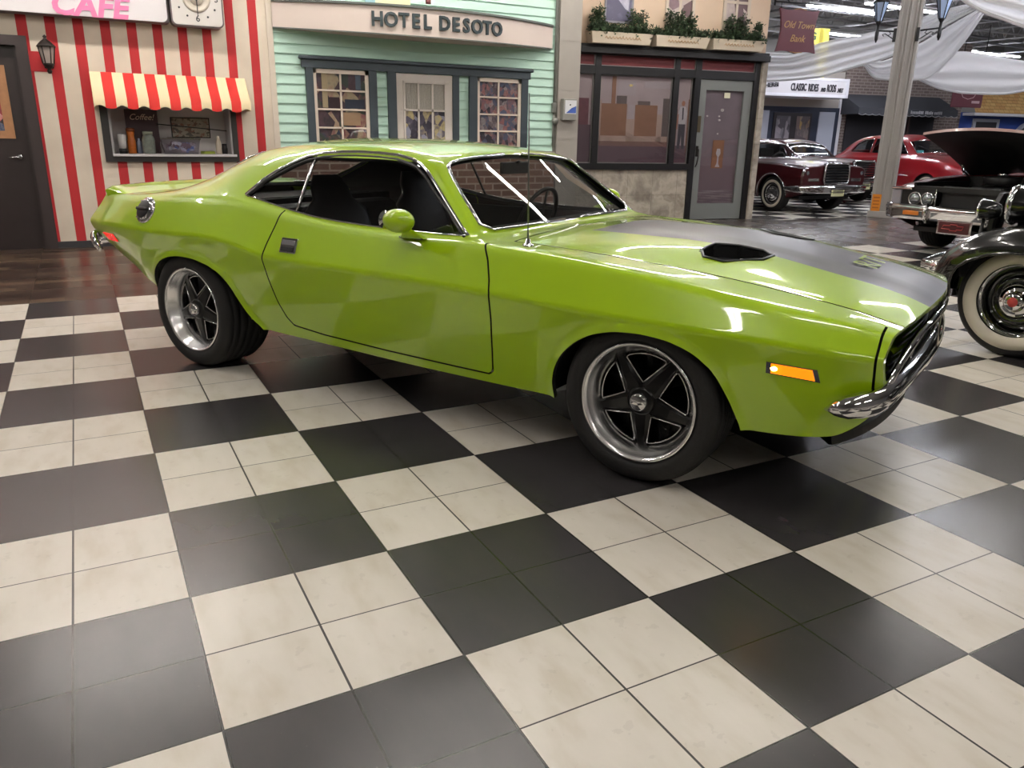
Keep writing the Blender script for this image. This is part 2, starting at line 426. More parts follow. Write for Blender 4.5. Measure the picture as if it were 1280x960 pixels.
# ------------------------------------------------------------------ wheels
def wheel(parent, x, y, zc, side, tire_r, rim_r, width, style, mats, rot=0., name='wheel', white=None):
    """axle along y; side -1 = outer face towards -y. Rim is the part, tyre / centre / cap its sub-parts"""
    T = Matrix.Translation((x, y, zc)) @ (Matrix.Rotation(PI/2, 4, 'X') if side < 0 else Matrix.Rotation(-PI/2, 4, 'X'))
    # local z points outwards; z=0 is the outer tyre face
    w = width
    rim = MB(); rl = rim_r
    if style == 'rally':
        prof = [(rl*.93, -w+.02), (rl*.93, -.12), (rl*.80, -.105), (rl*.80, -.065), (rl*.885, -.030), (rl*.93, -.012), (rl*.95, .004), (rl*.995, .008), (rl*1.0, .0), (rl*.99, -.012)]
    elif style == 'steel':
        prof = [(rl*.9, -w+.02), (rl*.9, -.09), (rl*.86, -.035), (rl*.93, -.018), (rl*.97, .0), (rl*1.0, .002), (rl*.99, -.015)]
    else:
        prof = [(rl*.9, -w+.02), (rl*.9, -.07), (rl*.88, -.03), (rl*.95, -.012), (rl*1.0, .003), (rl*.99, -.012)]
    rim.lathe(prof, 64, T, caps=False)
    r_ob = part(name, rim, mats['rim'], parent)
    t = MB(); R0 = tire_r
    tp = [(rl*.97, -w), (R0*.88, -w-.012), (R0*.955, -w+.004), (R0*.99, -w+.03)]
    for k in range(5):      # tread grooves
        a = -w+.03+(w-.06)*(k+.08)/5; b = -w+.03+(w-.06)*(k+.92)/5
        tp += [(R0-.007, a), (R0, a+.003), (R0, b-.003), (R0-.007, b)]
    tp += [(R0*.99, -.03), (R0*.955, -.004), (R0*.90, .012), (rl*1.10, .013), (rl*1.035, .006), (rl*.985, -.012)]
    t.lathe(tp, 72, T, caps=False)
    part('tire', t, mats['tire'], r_ob)
    if white:
        ww = MB(); ww.lathe([(white[0], .0135), (white[0], .0165), ((white[0]+white[1])/2, .0185), (white[1], .0155), (white[1], .0125)], 64, T, caps=False)
        part('whitewall', ww, mats['white'], r_ob)
    c = MB(); ci = MB(); cap = MB()
    if style == 'rally':
        ro = rl*.80; h0, h1 = -.075, -.05
        c.lathe([(ro*.30, -.10), (ro*.30, h1+.012), (ro*.24, h1+.02), (.0001, h1+.02)], 40, T)
        # back disc behind the openings
        c.lathe([(rl*.92, -.13), (.0001, -.13)], 40, T)
        for k in range(5):
            a = rot-PI/2+2*PI*k/5; M = T @ Matrix.Rotation(a, 4, 'Z')
            hw0, hw1 = ro*.20, ro*.129
            # tapered spoke with bevelled faces, wide at the hub, narrow at the rim
            vs = []
            for rr, hw, zz in ((ro*.12, hw0, h1+.012), (ro*.307, ro*.222, h1+.010), (ro*.62, ro*.175, h1+.001), (ro*1.02, hw1*.9, h0+.006)):
                vs += [(rr, -hw, zz-.035), (rr, -hw*.9, zz-.006), (rr, -hw*.55, zz), (rr, hw*.55, zz), (rr, hw*.9, zz-.006), (rr, hw, zz-.035)]
            fs = []
            for q in range(3):
                for e in range(5): fs.append((q*6+e, q*6+e+1, q*6+6+e+1, q*6+6+e))
            fs += [(0, 1, 2, 3, 4, 5), (23, 22, 21, 20, 19, 18)]
            c.add(vs, fs, False, M)
            # machined bright edge of the opening beside this spoke (V of two lines + arc)
            b = PI/5
            p0 = (ro*.385*math.cos(b), ro*.385*math.sin(b))
            A = (ro*.93*math.cos(b*.23), ro*.93*math.sin(b*.23)); B = (ro*.93*math.cos(b*1.77), ro*.93*math.sin(b*1.77))
            ls = [(p0[0]+(A[0]-p0[0])*q, p0[1]+(A[1]-p0[1])*q, h1+.004-.018*q) for q in (0, .33, .66, 1)]
            rs = [(p0[0]+(B[0]-p0[0])*q, p0[1]+(B[1]-p0[1])*q, h1+.004-.018*q) for q in (1, .66, .33)]
            arc = [(ro*.955*math.cos(b*(.23+1.54*q)), ro*.955*math.sin(b*(.23+1.54*q)), h0+.007) for q in np.linspace(.05, .95, 8)]
            loop = ls+arc+rs
            ci.tube([M @ Vector(p) for p in loop], .0025, 6, closed=True)
        part('wheel_center', c, mats['center'], r_ob); part('machined_edge', ci, mats['rim'], r_ob)
        cap.lathe([(.036, h1-.0), (.036, h1+.040), (.031, h1+.047), (.0001, h1+.049)], 32, T)
        part('hub_cap', cap, mats['cap'], r_ob)
    elif style == 'steel':
        c.lathe([(rl*.88, -.06), (rl*.80, -.045), (rl*.62, -.012), (rl*.58, -.010), (rl*.52, -.02), (.0001, -.02)], 48, T)
        part('wheel_center', c, mats['center'], r_ob)
        cap.lathe([(rl*.48, -.02), (rl*.47, .0), (rl*.42, .018), (rl*.30, .026), (rl*.27, .03), (rl*.255, .055), (rl*.20, .064), (rl*.0001, .066)], 48, T)
        part('hub_cap', cap, mats['cap'], r_ob)
        e = MB(); e.lathe([(rl*.135, .06), (rl*.13, .0685), (.0001, .0695)], 24, T); part('emblem', e, mats['emblem'], r_ob)
    else:
        c.lathe([(rl*.87, -.03), (rl*.72, -.004), (rl*.60, -.012), (rl*.42, .010), (rl*.30, .016), (rl*.22, .012), (rl*.16, .03), (.0001, .034)], 40, T)
        for k in range(20):
            a = 2*PI*k/20; c.box((rl*.56*math.cos(a), rl*.56*math.sin(a), -.004), (.05, .006, .014), T @ Matrix.Translation((rl*.56*math.cos(a), rl*.56*math.sin(a), 0)) @ Matrix.Rotation(a, 4, 'Z') @ Matrix.Translation((-rl*.56*math.cos(a), -rl*.56*math.sin(a), 0)))
        part('hub_cap', c, mats['cap'], r_ob)
    return r_ob
# ------------------------------------------------------------------ the lime green muscle car
CHROME = mat('chrome', '#D8D8DA', rough=.07, metal=1.)
LIME = mat('lime_paint', '#A6CC02', rough=.32, coat=1., spec=.5)
BLACKSATIN = mat('black_satin', '#3A3A40', rough=.38, spec=.5)
BLACK = mat('black_plastic', '#0C0C0D', rough=.45)
BLACKGLOSS = mat('black_gloss', '#070708', rough=.3, coat=.25, spec=.35); RIM = mat('polished_rim', '#F2F2F3', rough=.26, metal=1.)
RUBBER = mat('tire_rubber', '#1B1A1A', rough=.72, bump=.15, bscale=120)
DARKTRIM = mat('dark_interior', '#1A1A1C', rough=.6)
VINYL = mat('seat_vinyl', '#232326', rough=.45, bump=.1, bscale=150)
GLASS_SIDE = glassmat('tinted_side_glass', '#C0C2C4')
GLASS_WS = glassmat('windshield_glass', '#E6E8E6')
AMBER = mat('amber_lens', '#F08A10', rough=.15, coat=1., emit='#FF8A10', estr=1.2)
REDLENS = mat('red_lens', '#E01818', rough=.15, coat=1., emit='#FF2020', estr=.8)
LAMPGLOW = mat('lamp_bulb', '#FFE0A0', emit='#FFD070', estr=30.)

mat('lamp_lens', '#A4AAAE', rough=.12, metal=.75)
def challenger(loc, rotz):
    t = thing('muscle_car', 'lime green two-door muscle car with a black hood stripe, parked on the checkered floor', 'car', loc, rotz)
    xs = np.unique(np.concatenate([np.linspace(-.93, 3.64, 300), np.linspace(1.94, 2.06, 16), np.linspace(1.57, 1.64, 12)]))
    sk = Skin(CH, xs)
    RA = [(-.37, .25), (-.375, .40), (-.345, .49), (-.288, .555), (-.212, .603), (-.12, .636), (0, .653), (.13, .652), (.24, .632), (.333, .595), (.405, .53), (.45, .43), (.495, .355), (.57, .30), (.60, .25)]; RA = smooth_poly(RA, 2)
    FA = [(2.405, .22), (2.398, .34), (2.418, .415), (2.463, .488), (2.525, .547), (2.60, .592), (2.70, .622), (2.814, .630), (2.925, .619), (3.02, .585), (3.098, .522), (3.152, .424), (3.198, .306), (3.21, .22)]; FA = smooth_poly(FA, 2)
    DOOR = [(2.035, .97), (2.045, .90), (2.085, .83), (2.113, .75), (2.123, .70), (2.12, .58), (2.105, .435), (2.09, .335), (2.07, .316), (1.86, .318), (1.473, .325), (1.043, .340), (.83, .36), (.79, .40), (.757, .48), (.732, .599), (.721, .701), (.741, .782), (.777, .881), (.795, .95), (.80, .99)]
    GLS = [(.488, 1.004), (.548, 1.081), (.624, 1.134), (.711, 1.178), (.79, 1.206), (.88, 1.222), (1.0, 1.230), (1.105, 1.233), (1.25, 1.231), (1.371, 1.224), (1.47, 1.208), (1.53, 1.190), (1.59, 1.153), (1.681, 1.083), (1.781, 1.008), (1.887, .935), (1.935, .908), (1.80, .9045), (1.565, .906), (1.319, .911), (1.15, .917), (1.0, .927), (.842, .947), (.70, .970), (.58, .990)]
    WS = smooth_poly([(1.990, -.3), (1.988, 0), (1.982, .4), (1.962, .752), (1.80, .682), (1.655, .607), (1.632, .57), (1.622, .45), (1.612, 0), (1.612, -.3)], 1)
    RW = smooth_poly([(-.40, -.3), (-.40, .45), (-.37, .53), (.0, .515), (.17, .515), (.22, .45), (.235, -.3)], 1)
    HOOD = [(2.095, -.3), (2.10, .40), (2.112, .735), (2.25, .716), (2.8, .690), (3.3, .672), (3.55, .662), (3.9, .655), (3.9, -.3)]
    TRUNK = [(-.46, -.3), (-.46, .55), (-.48, .62), (-.9, .60), (-1.3, .56), (-1.3, -.3)]
    SCOOP = [(2.86, .34), (2.848, .46), (2.885, .535), (2.97, .545), (3.09, .425), (3.105, .33), (3.05, .275), (2.94, .275)]
    uK = idx_start(1)-2; uC = idx_start(4)
    def flare(G, u):
        P = G[:, [0, 2]]; o = np.zeros(len(G)); m = (u > idx_start(3))
        for A in (RA, FA):
            d = sd_poly(P, A); o += .013*np.clip(1-np.maximum(d, -.01)/.036, 0, 1)**1.5*m
        # raised hood scoop blisters and centre bulge
        X, V = G[:, 0], G[:, 1]; m2 = u < idx_start(1)+4
        o += m2*.010*ss((X-2.40)/.45)*(1-ss((X-3.0)/.45))*np.exp(-((V-.41)/.15)**4)
        o += m2*.010*ss((X-2.2)/.2)*(1-ss((X-3.5)/.3))*(1-ss((V-.17)/.09))
        return o
    sk.displace(flare)
    sk.open()
    xz = lambda P, off=0.: (lambda co: sd_poly(co[:, [0, 2]], P)-off)
    xv = lambda P, off=0.: (lambda co: sd_poly(co[:, [0, 1]], P)-off)
    g = .0042
    sk.cut(xz(RA), umin=idx_start(3), box=(-.7, 1)); sk.cut(xz(FA), umin=idx_start(3), box=(2.1, 3.5))
    sk.cut(xz(GLS), umin=uK, umax=idx_start(3)+8, box=(.3, 2.1))
    for s_ in (-g, g): sk.cut(xz(DOOR, s_), umin=idx_start(2)-3, box=(.5, 2.3))
    sk.cut(xv(WS), umax=idx_start(1)+8, box=(1.5, 2.06)); sk.cut(xv(RW), umax=idx_start(1)+8, box=(-.6, .4))
    for s_ in (-g, g):
        sk.cut(xv(HOOD, s_), umax=idx_start(2)+3, box=(2.0, 4)); sk.cut(xv(TRUNK, s_), umax=idx_start(2)+3, box=(-2, -.3))
        sk.cut(lambda co, q=s_: co[:, 0]-3.612-q, umin=idx_start(1)+8, box=(3.4, 3.8))
    sk.cut(xv(SCOOP), umax=uK, box=(2.7, 3.2))
    sk.cut(lambda co: co[:, 1]-(.322-.0*co[:, 0]), umax=uK, box=(2.0, 4)); sk.cut(lambda co: co[:, 0]-(2.30-.16*(co[:, 1]/.32)**2*.2), umax=uK, box=(2.0, 2.6))
    c, u, fs = sk.faces(); P = c[:, [0, 2]]; Q = c[:, [0, 1]]
    side = u > uK; low = u > idx_start(3)
    dD = sd_poly(P, DOOR); dH = sd_poly(Q, HOOD); dT = sd_poly(Q, TRUNK)
    glass = (u > uK) & (u < idx_start(3)+8) & (sd_poly(P, GLS) < 0)
    arch = low & ((sd_poly(P, RA) < 0) | (sd_poly(P, FA) < 0))
    ws = (u < idx_start(1)+8) & (sd_poly(Q, WS) < 0); rw = (u < idx_start(1)+8) & (sd_poly(Q, RW) < 0)
    doorz = (u > idx_start(2)-3) & ~glass
    door = doorz & (dD < -g); dgap = doorz & (np.abs(dD) <= g)
    hz = (u < idx_start(2)+3) & (c[:, 0] > 2.0); hood = hz & (dH < -g); hgap = hz & (np.abs(dH) <= g)
    tz = (u < idx_start(2)+3) & (c[:, 0] < -.3); trunk = tz & (dT < -g); tgap = tz & (np.abs(dT) <= g)
    fgap = (u > idx_start(1)+8) & (np.abs(c[:, 0]-3.612) <= g) & ~hood & (dH > 0)
    scoop = hood & (sd_poly(Q, SCOOP) < 0)
    hood &= ~scoop
    stripe = hood & (c[:, 1] < .322) & (c[:, 0] > 2.30-.03*(c[:, 1]/.32)**2)
    pick = lambda m: [f for f, k in zip(fs, m) if k]
    body = ~(glass | arch | ws | rw | door | dgap | hood | hgap | trunk | tgap | fgap | scoop)
    JN = mat('joint_shadow_black', '#060606', rough=.9)
    sk.panel('body', pick(body), [LIME, JN], t, lip=.02, lipmat=1)
    hsel = pick(hood); sk.panel('hood', hsel, [LIME, BLACKSATIN, JN], t, mi=[1 if k else 0 for k, h in zip(stripe, hood) if h], lip=.02, lipmat=2)
    sk.panel('trunk_lid', pick(trunk), [LIME, JN], t, lip=.02, lipmat=1)
    unit = lambda *n: tuple(Vector(n).normalized())
    lin_ = (body | door) & (c[:, 0] > -.40) & (c[:, 0] < 1.99) & (c[:, 2] > .60) & (u < idx_start(4)+8)
    sk.panel('headliner', pick(lin_), DARKTRIM, t, offset=-.024, lip=0)
    doors = {}
    for sd, nm in ((-1, 'right'), (1, 'left')):
        doors[sd] = sk.panel('door', pick(door), [LIME, JN], t, side=sd, lip=.02, lipmat=1)
        sk.panel('side_window', pick(glass), GLASS_SIDE, t, side=sd, offset=-.012, lip=0, nfun=lambda c: unit(.05*(c.x-1.2), 1, .27+.2*(c.z-1.05)))
    sk.panel('windshield', pick(ws), GLASS_WS, t, offset=-.006, lip=0, nfun=lambda c: unit(.80, .40*c.y, 1.))
    sk.panel('rear_window', pick(rw), GLASS_WS, t, offset=-.006, lip=0, nfun=lambda c: unit(-.43, .22*c.y, 1.))
    # chrome trims
    def trim(name, pts, r, m=CHROME, both=True, closed=False, flat=None, n=8):
        for q in ((pts, [mir(p) for p in pts]) if both else (pts,)):
            mb = MB(); mb.tube(q, r, n, closed, flat=flat); o_ = part(name, mb, m, t)
        return o_
    loop = [sk.side_pt(x, z, .003)[0] for x, z in GLS[:17]]
    belt = [sk.side_pt(x, z, .002)[0] for x, z in ([GLS[0]]+GLS[:15:-1])]
    for p in loop+belt: p.y *= -1
    trim('window_trim', loop, .009); trim('belt_molding', belt, .005)
    seal = [sk.side_pt(x+(.012 if x < .9 else -.012 if x > 1.4 else 0), z-(.014 if .6 < x < 1.7 else .004), -.006)[0] for x, z in GLS[:17]]
    for p in seal: p.y *= -1
    trim('window_seal', seal, .010, BLACK)
    div = [sk.side_pt(.840+.026*q, 1.214-.266*q, -.004)[0] for q in np.linspace(0, 1, 6)]
    for p in div: p.y *= -1
    trim('window_divider', div, .008, CHROME, flat=(1, 1))
    wl = [(x, v) for x, v in WS if v >= 0]; wl = sorted(wl, key=lambda q: (-1 if q[0] > 1.97 else 0, -q[0])); wl = [q for q in WS if q[1] >= 0]
    pr = [sk.top_pt(x, v, .003)[0] for x, v in wl]; pl = [mir(p) for p in pr][::-1]
    trim('windshield_trim', pr, .009)
    rl_ = [sk.top_pt(x, v, .003)[0] for x, v in RW if v >= 0]; trim('rear_window_trim', rl_, .008)
    # door furniture
    for sd in (-1, 1):
        p, n = sk.side_pt(.902, .785, 0); p.y *= sd; n.y *= sd
        p1, _ = sk.side_pt(.902, .83, 0); p1.y *= sd
        M = frame_mtx(p, (1, 0, 0), p1-p) if sd < 0 else frame_mtx(p, (-1, 0, 0), p1-p)
        h = MB(); h.box((0, 0, .004), (.112, .078, .012), M, .006); hb = part('door_handle', h, CHROME, doors[sd])
        h = MB(); h.box((0, .014, .011), (.088, .026, .006), M, .002); part('handle_flap', h, mat('brushed_metal', '#9A9A9C', rough=.3, metal=1.), hb)
        h = MB(); h.box((0, -.019, .0095), (.088, .024, .006), M, .002); part('handle_recess', h, BLACK, hb)
        # bullet mirror
        y = sd
        mb = MB(); mb.ball((1.69, 0, 0), (.079, .054, .051), 28)
        ob = part('mirror', mb, LIME, doors[sd]); ob.location = (0, y*1.0, .969)
        st = MB(); rows = []
        for q in np.linspace(0, 1, 8):
            zz = .885+.06*q; yy = .872+.118*q**1.3; hx = .055*(1-q)**2+.024; hy = .024*(1-q)+.014; cx = 1.665+.03*q
            rows.append([(cx+hx*math.cos(a), y*(yy+hy*math.sin(a)), zz) for a in np.linspace(0, 2*PI, 14)[:-1]])
        st.grid(rows, True, True); so = part('mirror_stem', st, LIME, doors[sd])
        b = MB(); b.box((1.665, y*.872, .884), (.135, .05, .006), None, .002); part('mirror_gasket', b, BLACK, so)
        gl = MB(); gl.lathe([(.044, 0), (.0001, .003)], 24, Matrix.Translation((1.615, 0, 0)) @ Matrix.Rotation(-PI/2, 4, 'Y') @ Matrix.Diagonal((.9, 1, 1, 1))); part('mirror_glass', gl, CHROME, ob)
        # side markers
        def plate(x0, x1, z0, z1, skew=0.):
            c4 = []
            for x, z in ((x0, z0), (x1, z0+skew), (x1-.012, z1+skew*.7), (x0, z1)):
                q, nn = sk.side_pt(x, z, 0); q.y *= sd; nn.y *= sd; c4.append((q, nn))
            return c4
        def slab(c4, lo, hi, shrink=0.):
            cen = sum((q for q, _ in c4), Vector())/4; mb = MB()
            a = [q+(cen-q)*shrink+n_*lo for q, n_ in c4]; b_ = [q+(cen-q)*shrink+n_*hi for q, n_ in c4]
            mb.add(a+b_, [(0, 1, 2, 3), (4, 5, 6, 7)]+[(i, (i+1) % 4, 4+(i+1) % 4, 4+i) for i in range(4)]); return mb
        c4 = plate(3.278, 3.462, .553, .596, -.012)
        mk = part('marker_bezel', slab(c4, -.01, .006), CHROME, t); part('side_marker', slab(c4, 0, .009, .19), AMBER, mk)
        q, n_ = sk.side_pt(3.305, .574, .0065); q.y *= sd; bl = MB(); bl.ball(q, (.012, .006, .009), 10); part('marker_bulb', bl, LAMPGLOW, mk)
        c4 = plate(-.80, -.66, .668, .718, 0)
        mk = part('marker_bezel', slab(c4, -.01, .004), CHROME, t); part('side_marker', slab(c4, 0, .008, .12), REDLENS, mk)
    # fuel filler on the quarter panel
    for sd in (-1,):
        p, n = sk.side_pt(-.315, .878, 0); p.y *= sd; n.y *= sd; zz = n.normalized(); xx = Vector((1, 0, 0)); M = frame_mtx(p, xx, zz.cross(xx))
        f = MB(); f.lathe([(.078, -.01), (.078, .012), (.070, .018), (.060, .014), (.058, .026), (.030, .032), (.0001, .032)], 32, M)
        fo = part('fuel_cap', f, CHROME, t)
        f = MB(); f.box((0, 0, .034), (.105, .018, .014), M, .005); f.lathe([(.055, .0275), (.052, .029), (.034, .0325)], 32, M); part('cap_handle', f, BLACK, fo)
        for k in range(8):
            a = 2*PI*k/8; f = MB(); f.lathe([(.005, .014), (.005, .021), (.0001, .022)], 8, M @ Matrix.Translation((.070*math.cos(a), .070*math.sin(a), 0)))
            part('cap_bolt', f, CHROME, fo)
    # antenna on the right fender
    p, n = sk.top_pt(2.215, .79, 0); p.y *= -1
    a = MB(); a.lathe([(.026, -.004), (.024, .006), (.012, .012), (.009, .03), (.0001, .032)], 20, Matrix.Translation(p)); ao = part('antenna_base', a, CHROME, t)
    a = MB(); a.tube([p+Vector((0, 0, .02)), p+Vector((-.004, 0, .30)), p+Vector((-.010, 0, .60))], [.0042, .0032, .0028], 8); part('antenna_mast', a, mat('antenna_steel', '#6E7070', rough=.35, metal=.9), ao)
    # hood scoops: dark wells with a rim
    for sd in (-1, 1):
        rim = []; 
        for x, v in SCOOP:
            q, n = sk.top_pt(x, v, .002); q.y *= sd; rim.append(q)
        w = MB(); w.grid([[q for q in rim]+[rim[0]], [q+Vector((.0, 0, -.055)) for q in rim]+[rim[0]+Vector((0, 0, -.055))]], False)
        w.add([q+Vector((0, 0, -.055)) for q in rim], [tuple(range(8))]); so = part('hood_scoop', w, BLACK, t)
        w = MB(); w.tube(rim, .007, 8, True); part('scoop_rim', w, mat('scoop_rim_black', '#242526', rough=.3), so)
    # decal letters in the stripe
    q, n = sk.top_pt(3.40, 0.0, .002); q2, _ = sk.top_pt(3.44, 0.0, .002); fx = (q2-q).normalized()
    M = frame_mtx(q, (0, 1, 0), -fx)
    part('hood_decal', text_mb('R/T', .14, .0012, M @ Matrix.Translation((0, 0, .003)), sx=1.3), mat('decal_green', '#8FA63C', rough=.4), t)
    # front end -----------------------------------------------------------
    xf = lambda v: 3.64+.075*(1-min(1.2, abs(v)/.8)**1.7)
    ring = [tuple(p) for p in sk.G[-1]]
    jb = next(i for i, p in enumerate(ring) if i > idx_start(3) and p[2] < .50)
    ring = ring[:jb:2]+[ring[jb]]
    def inn(p, k, dx):
        d = Vector((0, 0-p[1]*.12, .60-p[2])); d = Vector((0, -p[1], (.58-p[2])*1.6)); d.normalize()
        return (p[0]+dx, max(0, p[1]+d.y*k), p[2]+d.z*k)
    full = lambda f: [(p[0], -p[1], p[2]) for p in f[::-1]]+[tuple(p) for p in f[1:]]
    r0, r1, r2 = ring, [inn(p, .022, .004) for p in ring], [inn(p, .028, -.004) for p in ring]
    b = MB(); b.grid([full(r0), full(r1), full(r2)]); part('grille_surround', b, LIME, t)
    r3 = [inn(p, .035, -.10) for p in ring]
    b = MB(); b.grid([full(r2), full(r3)]); b.add(full(r3), [tuple(range(len(full(r3))))])
    gr = part('grille', b, BLACK, t)
    for k in range(6):
        zz = .53+.026*k; sl = MB(); sl.tube([(xf(v)-.055, v, zz) for v in np.linspace(-.62+.05*k, .62-.05*k, 17)], .004, 6); part('grille_bar', sl, mat('dark_metal', '#303236', rough=.35, metal=.8), gr)
    fr = [(-.775, .53), (-.70, .575), (-.58, .625), (-.45, .658), (-.25, .676), (0, .682)]
    pts = [Vector((xf(v)+.003, v, z)) for v, z in fr]; pts = pts+[mir(p) for p in pts[:-1]][::-1]
    b = MB(); b.tube(pts, .016, 10, flat=(1, .9)); part('grille_molding', b, CHROME, t)
    inner = [(-.40, .50), (-.42, .57), (-.36, .635), (-.2, .648), (0, .65)]
    pts = [Vector((xf(v)-.02, v, z)) for v, z in inner]; pts = pts+[mir(p) for p in pts[:-1]][::-1]
    b = MB(); b.tube(pts, .009, 8); part('grille_molding', b, CHROME, t)
    for sd in (-1, 1):
        M = Matrix.Translation((xf(.6)-.085, sd*.58, .575)) @ Matrix.Rotation(PI/2, 4, 'Y')
        h = MB(); h.lathe([(.085, 0), (.09, .02), (.08, .024), (.074, .016)], 32, M); ho = part('headlight', h, CHROME, t)
        h = MB(); h.lathe([(.076, .014), (.05, .024), (.0001, .028)], 32, M); part('headlight_lens', h, mat('lamp_lens', '#B8C0C4', rough=.1, coat=1.), ho)
    def bumper(name, path, hh, th):
        rows = []
        for i, (p, h_) in enumerate(zip(path, hh)):
            a = Vector(path[max(0, i-1)]); b_ = Vector(path[min(len(path)-1, i+1)]); tg = (b_-a).normalized(); out = tg.cross(Vector((0, 0, 1))).normalized()
            up = out.cross(tg).normalized() if out.cross(tg).z > 0 else -out.cross(tg).normalized()
            prof = [(.0, 1.0), (.45, .93), (.82, .55), (1.0, .05), (.80, -.5), (.42, -.9), (0, -1.0), (-.3, -.8), (-.3, .8)]
            k = th*min(1, h_/.04)
            rows.append([Vector(p)+out*(u_*k)+up*(w_*h_) for u_, w_ in prof])
        m = MB(); m.grid(rows, True, True); m.add(rows[0], [tuple(range(9))]); m.add(rows[-1], [tuple(range(9))])
        return part(name, m, CHROME, t)
    half = [(3.485, -.900, .458), (3.515, -.902, .466), (3.55, -.896, .476), (3.59, -.876, .486), (3.62, -.842, .492), (3.64, -.79, .498), (3.652, -.70, .504), (3.668, -.5, .512), (3.684, -.28, .522), (3.691, -.1, .528), (3.693, 0, .529)]
    hh = [.004, .026, .040, .046, .047, .048, .049, .052, .058, .060, .060]
    path = half+[(x, -y, z) for x, y, z in half[:-1]][::-1]; H = hh+hh[:-1][::-1]
    bumper('front_bumper', path, H, .042)
    for sd in (-1, 1):   # upright overrider where the bar peaks
        pass
    rp = [(-.885, -.875, .60), (-.93, -.870, .64), (-.985, -.84, .665), (-1.03, -.775, .67), (-1.075, -.4, .672), (-1.09, 0, .672)]
    path = (rp+[(x, -y, z) for x, y, z in rp[:-1]][::-1])[::-1]; hh = [.015, .03, .045, .055, .055, .055]; bumper('rear_bumper', path, hh+hh[:-1][::-1], .03)
    # lower valance, chin spoiler
    b = MB(); vv = np.linspace(-.80, .80, 25)
    b.grid([[(xf(v)-.02-.0*abs(v), v, .49) for v in vv], [(xf(v)-.03, v, .45) for v in vv], [(xf(v)-.085, v*.99, .385) for v in vv], [(xf(v)-.15, v*.985, .335) for v in vv], [(xf(v)-.30, v*.98, .315) for v in vv]]); part('front_valance', b, LIME, t)
    b = MB(); vv = np.linspace(-.735, .735, 25); xr = lambda v: xf(v)-.118-.07*(abs(v)/.735)**4
    b.grid([[(xr(v)-.05, v, .345) for v in vv], [(xr(v)+.03, v, .308) for v in vv], [(xr(v)+.037, v, .276) for v in vv], [(xr(v)+.027, v, .274) for v in vv], [(xr(v)-.06, v, .33) for v in vv]], False, True)
    part('chin_spoiler', b, BLACK, t)
    # tail panel
    tail = [tuple(p) for p in sk.G[0]][::2]
    b = MB(); F_ = full(tail); b.add(F_, [tuple(range(len(F_)))]); part('tail_panel', b, BLACK, t)
    for sd in (-1, 1):
        b = MB(); b.grid([[(-1.03+.07*(abs(v)/.8)**2-.012, sd*v, z) for v in np.linspace(.18, .72, 8)] for z in (.80, .885)], False); part('tail_light', b, REDLENS, t)
    # ducktail spoiler across the deck
    b = MB(); rows = []
    for v in np.linspace(-.775, .775, 31):
        k = (abs(v)/.775)**2; dx = .06*k; e = 1-max(0, (abs(v)-.72)/.055)*.5; z0, _ = sk.top_pt(-.72, abs(v)); zb = z0.z
        rows.append([(-.70+dx, v, zb-.004), (-.83+dx, v, zb+.014*e), (-.935+dx, v, zb+.036*e), (-.965+dx, v, zb+.036*e), (-.972+dx, v, zb+.025*e), (-.95+dx, v, zb-.03)])
    b.grid(rows, True); b.add(rows[0], [tuple(range(6))]); b.add(rows[-1], [tuple(range(6))]); part('rear_spoiler', b, LIME, t)
    # under side, wheel wells, cabin
    b = MB(); b.span((-.28, -.74, .30), (3.3, .74, .36)); part('underbody', b, BLACK, t)
    for sd in (-1, 1):
        for A in (RA, FA):
            w = MB(); o_ = [sk.side_pt(x, z, -.012)[0] for x, z in A if z > .30]
            w.grid([[(p.x, sd*(p.y-.004), p.z) for p in o_], [(p.x, sd*.50, p.z+.0) for p in o_]], True)
            w.add([(p.x, sd*.50, p.z) for p in o_], [tuple(range(len(o_)))]); part('wheel_well', w, BLACK, t)
    b = MB(); b.span((-.2, -.80, .40), (2.1, .80, .44)); b.span((-.05, -.79, .44), (.04, .79, .93)); b.span((.04, -.70, .44), (.55, .70, .62), .04); b.span((.02, -.70, .60), (.2, .70, .90), .05)
    for sd in (-1, 1): b.span((.1, sd*.79, .44), (1.95, sd*.815, .885))
    b.span((-.42, -.62, .90), (.0, .62, .935)); part('cabin', b, DARKTRIM, t)
    d = MB(); d.grid([[(x, v, z) for v in (-.79, -.4, 0, .4, .79)] for x, z in ((1.985, .895), (1.93, .905), (1.78, .905), (1.70, .87), (1.69, .78), (1.76, .62))], True); part('dashboard', d, DARKTRIM, t)
    for sd in (-1, 1):
        s_ = MB(); s_.box((.98, sd*.37, .56), (.50, .48, .16), None, .05)
        bk = []
        for q in np.linspace(0, 1, 9):
            zz = .60+.50*q; xx = .80-.19*q; hw = (.23 if q < .62 else .135+.095*(1-ss((q-.62)/.16)))*(1 if q < .9 else 1-.35*(q-.9)/.1); th = .05*(1-.3*q)
            bk.append([(xx+th*math.cos(a), sd*.37+hw*(abs(math.sin(a))**.5*np.sign(math.sin(a))), zz) for a in np.linspace(0, 2*PI, 17)[:-1]])
        s_.grid(bk, True, True); s_.add(bk[-1], [tuple(range(16))]); part('seat', s_, VINYL, t)
    Mw = Matrix.Translation((1.55, .37, .87)) @ Matrix.Rotation(R(-68), 4, 'Y'); w = MB()
    w.tube([Mw @ Vector((.185*math.cos(a), .185*math.sin(a), 0)) for a in np.linspace(0, 2*PI, 29)[:-1]], .013, 8, True)
    for a in (0, 2.2, -2.2): w.tube([Mw @ Vector((0, 0, -.03)), Mw @ Vector((.18*math.cos(a), .18*math.sin(a), 0))], .009, 6)
    w.tube([Mw @ Vector((0, 0, -.03)), Mw @ Vector((0, 0, -.22))], .03, 10); part('steering_wheel', w, BLACK, t)
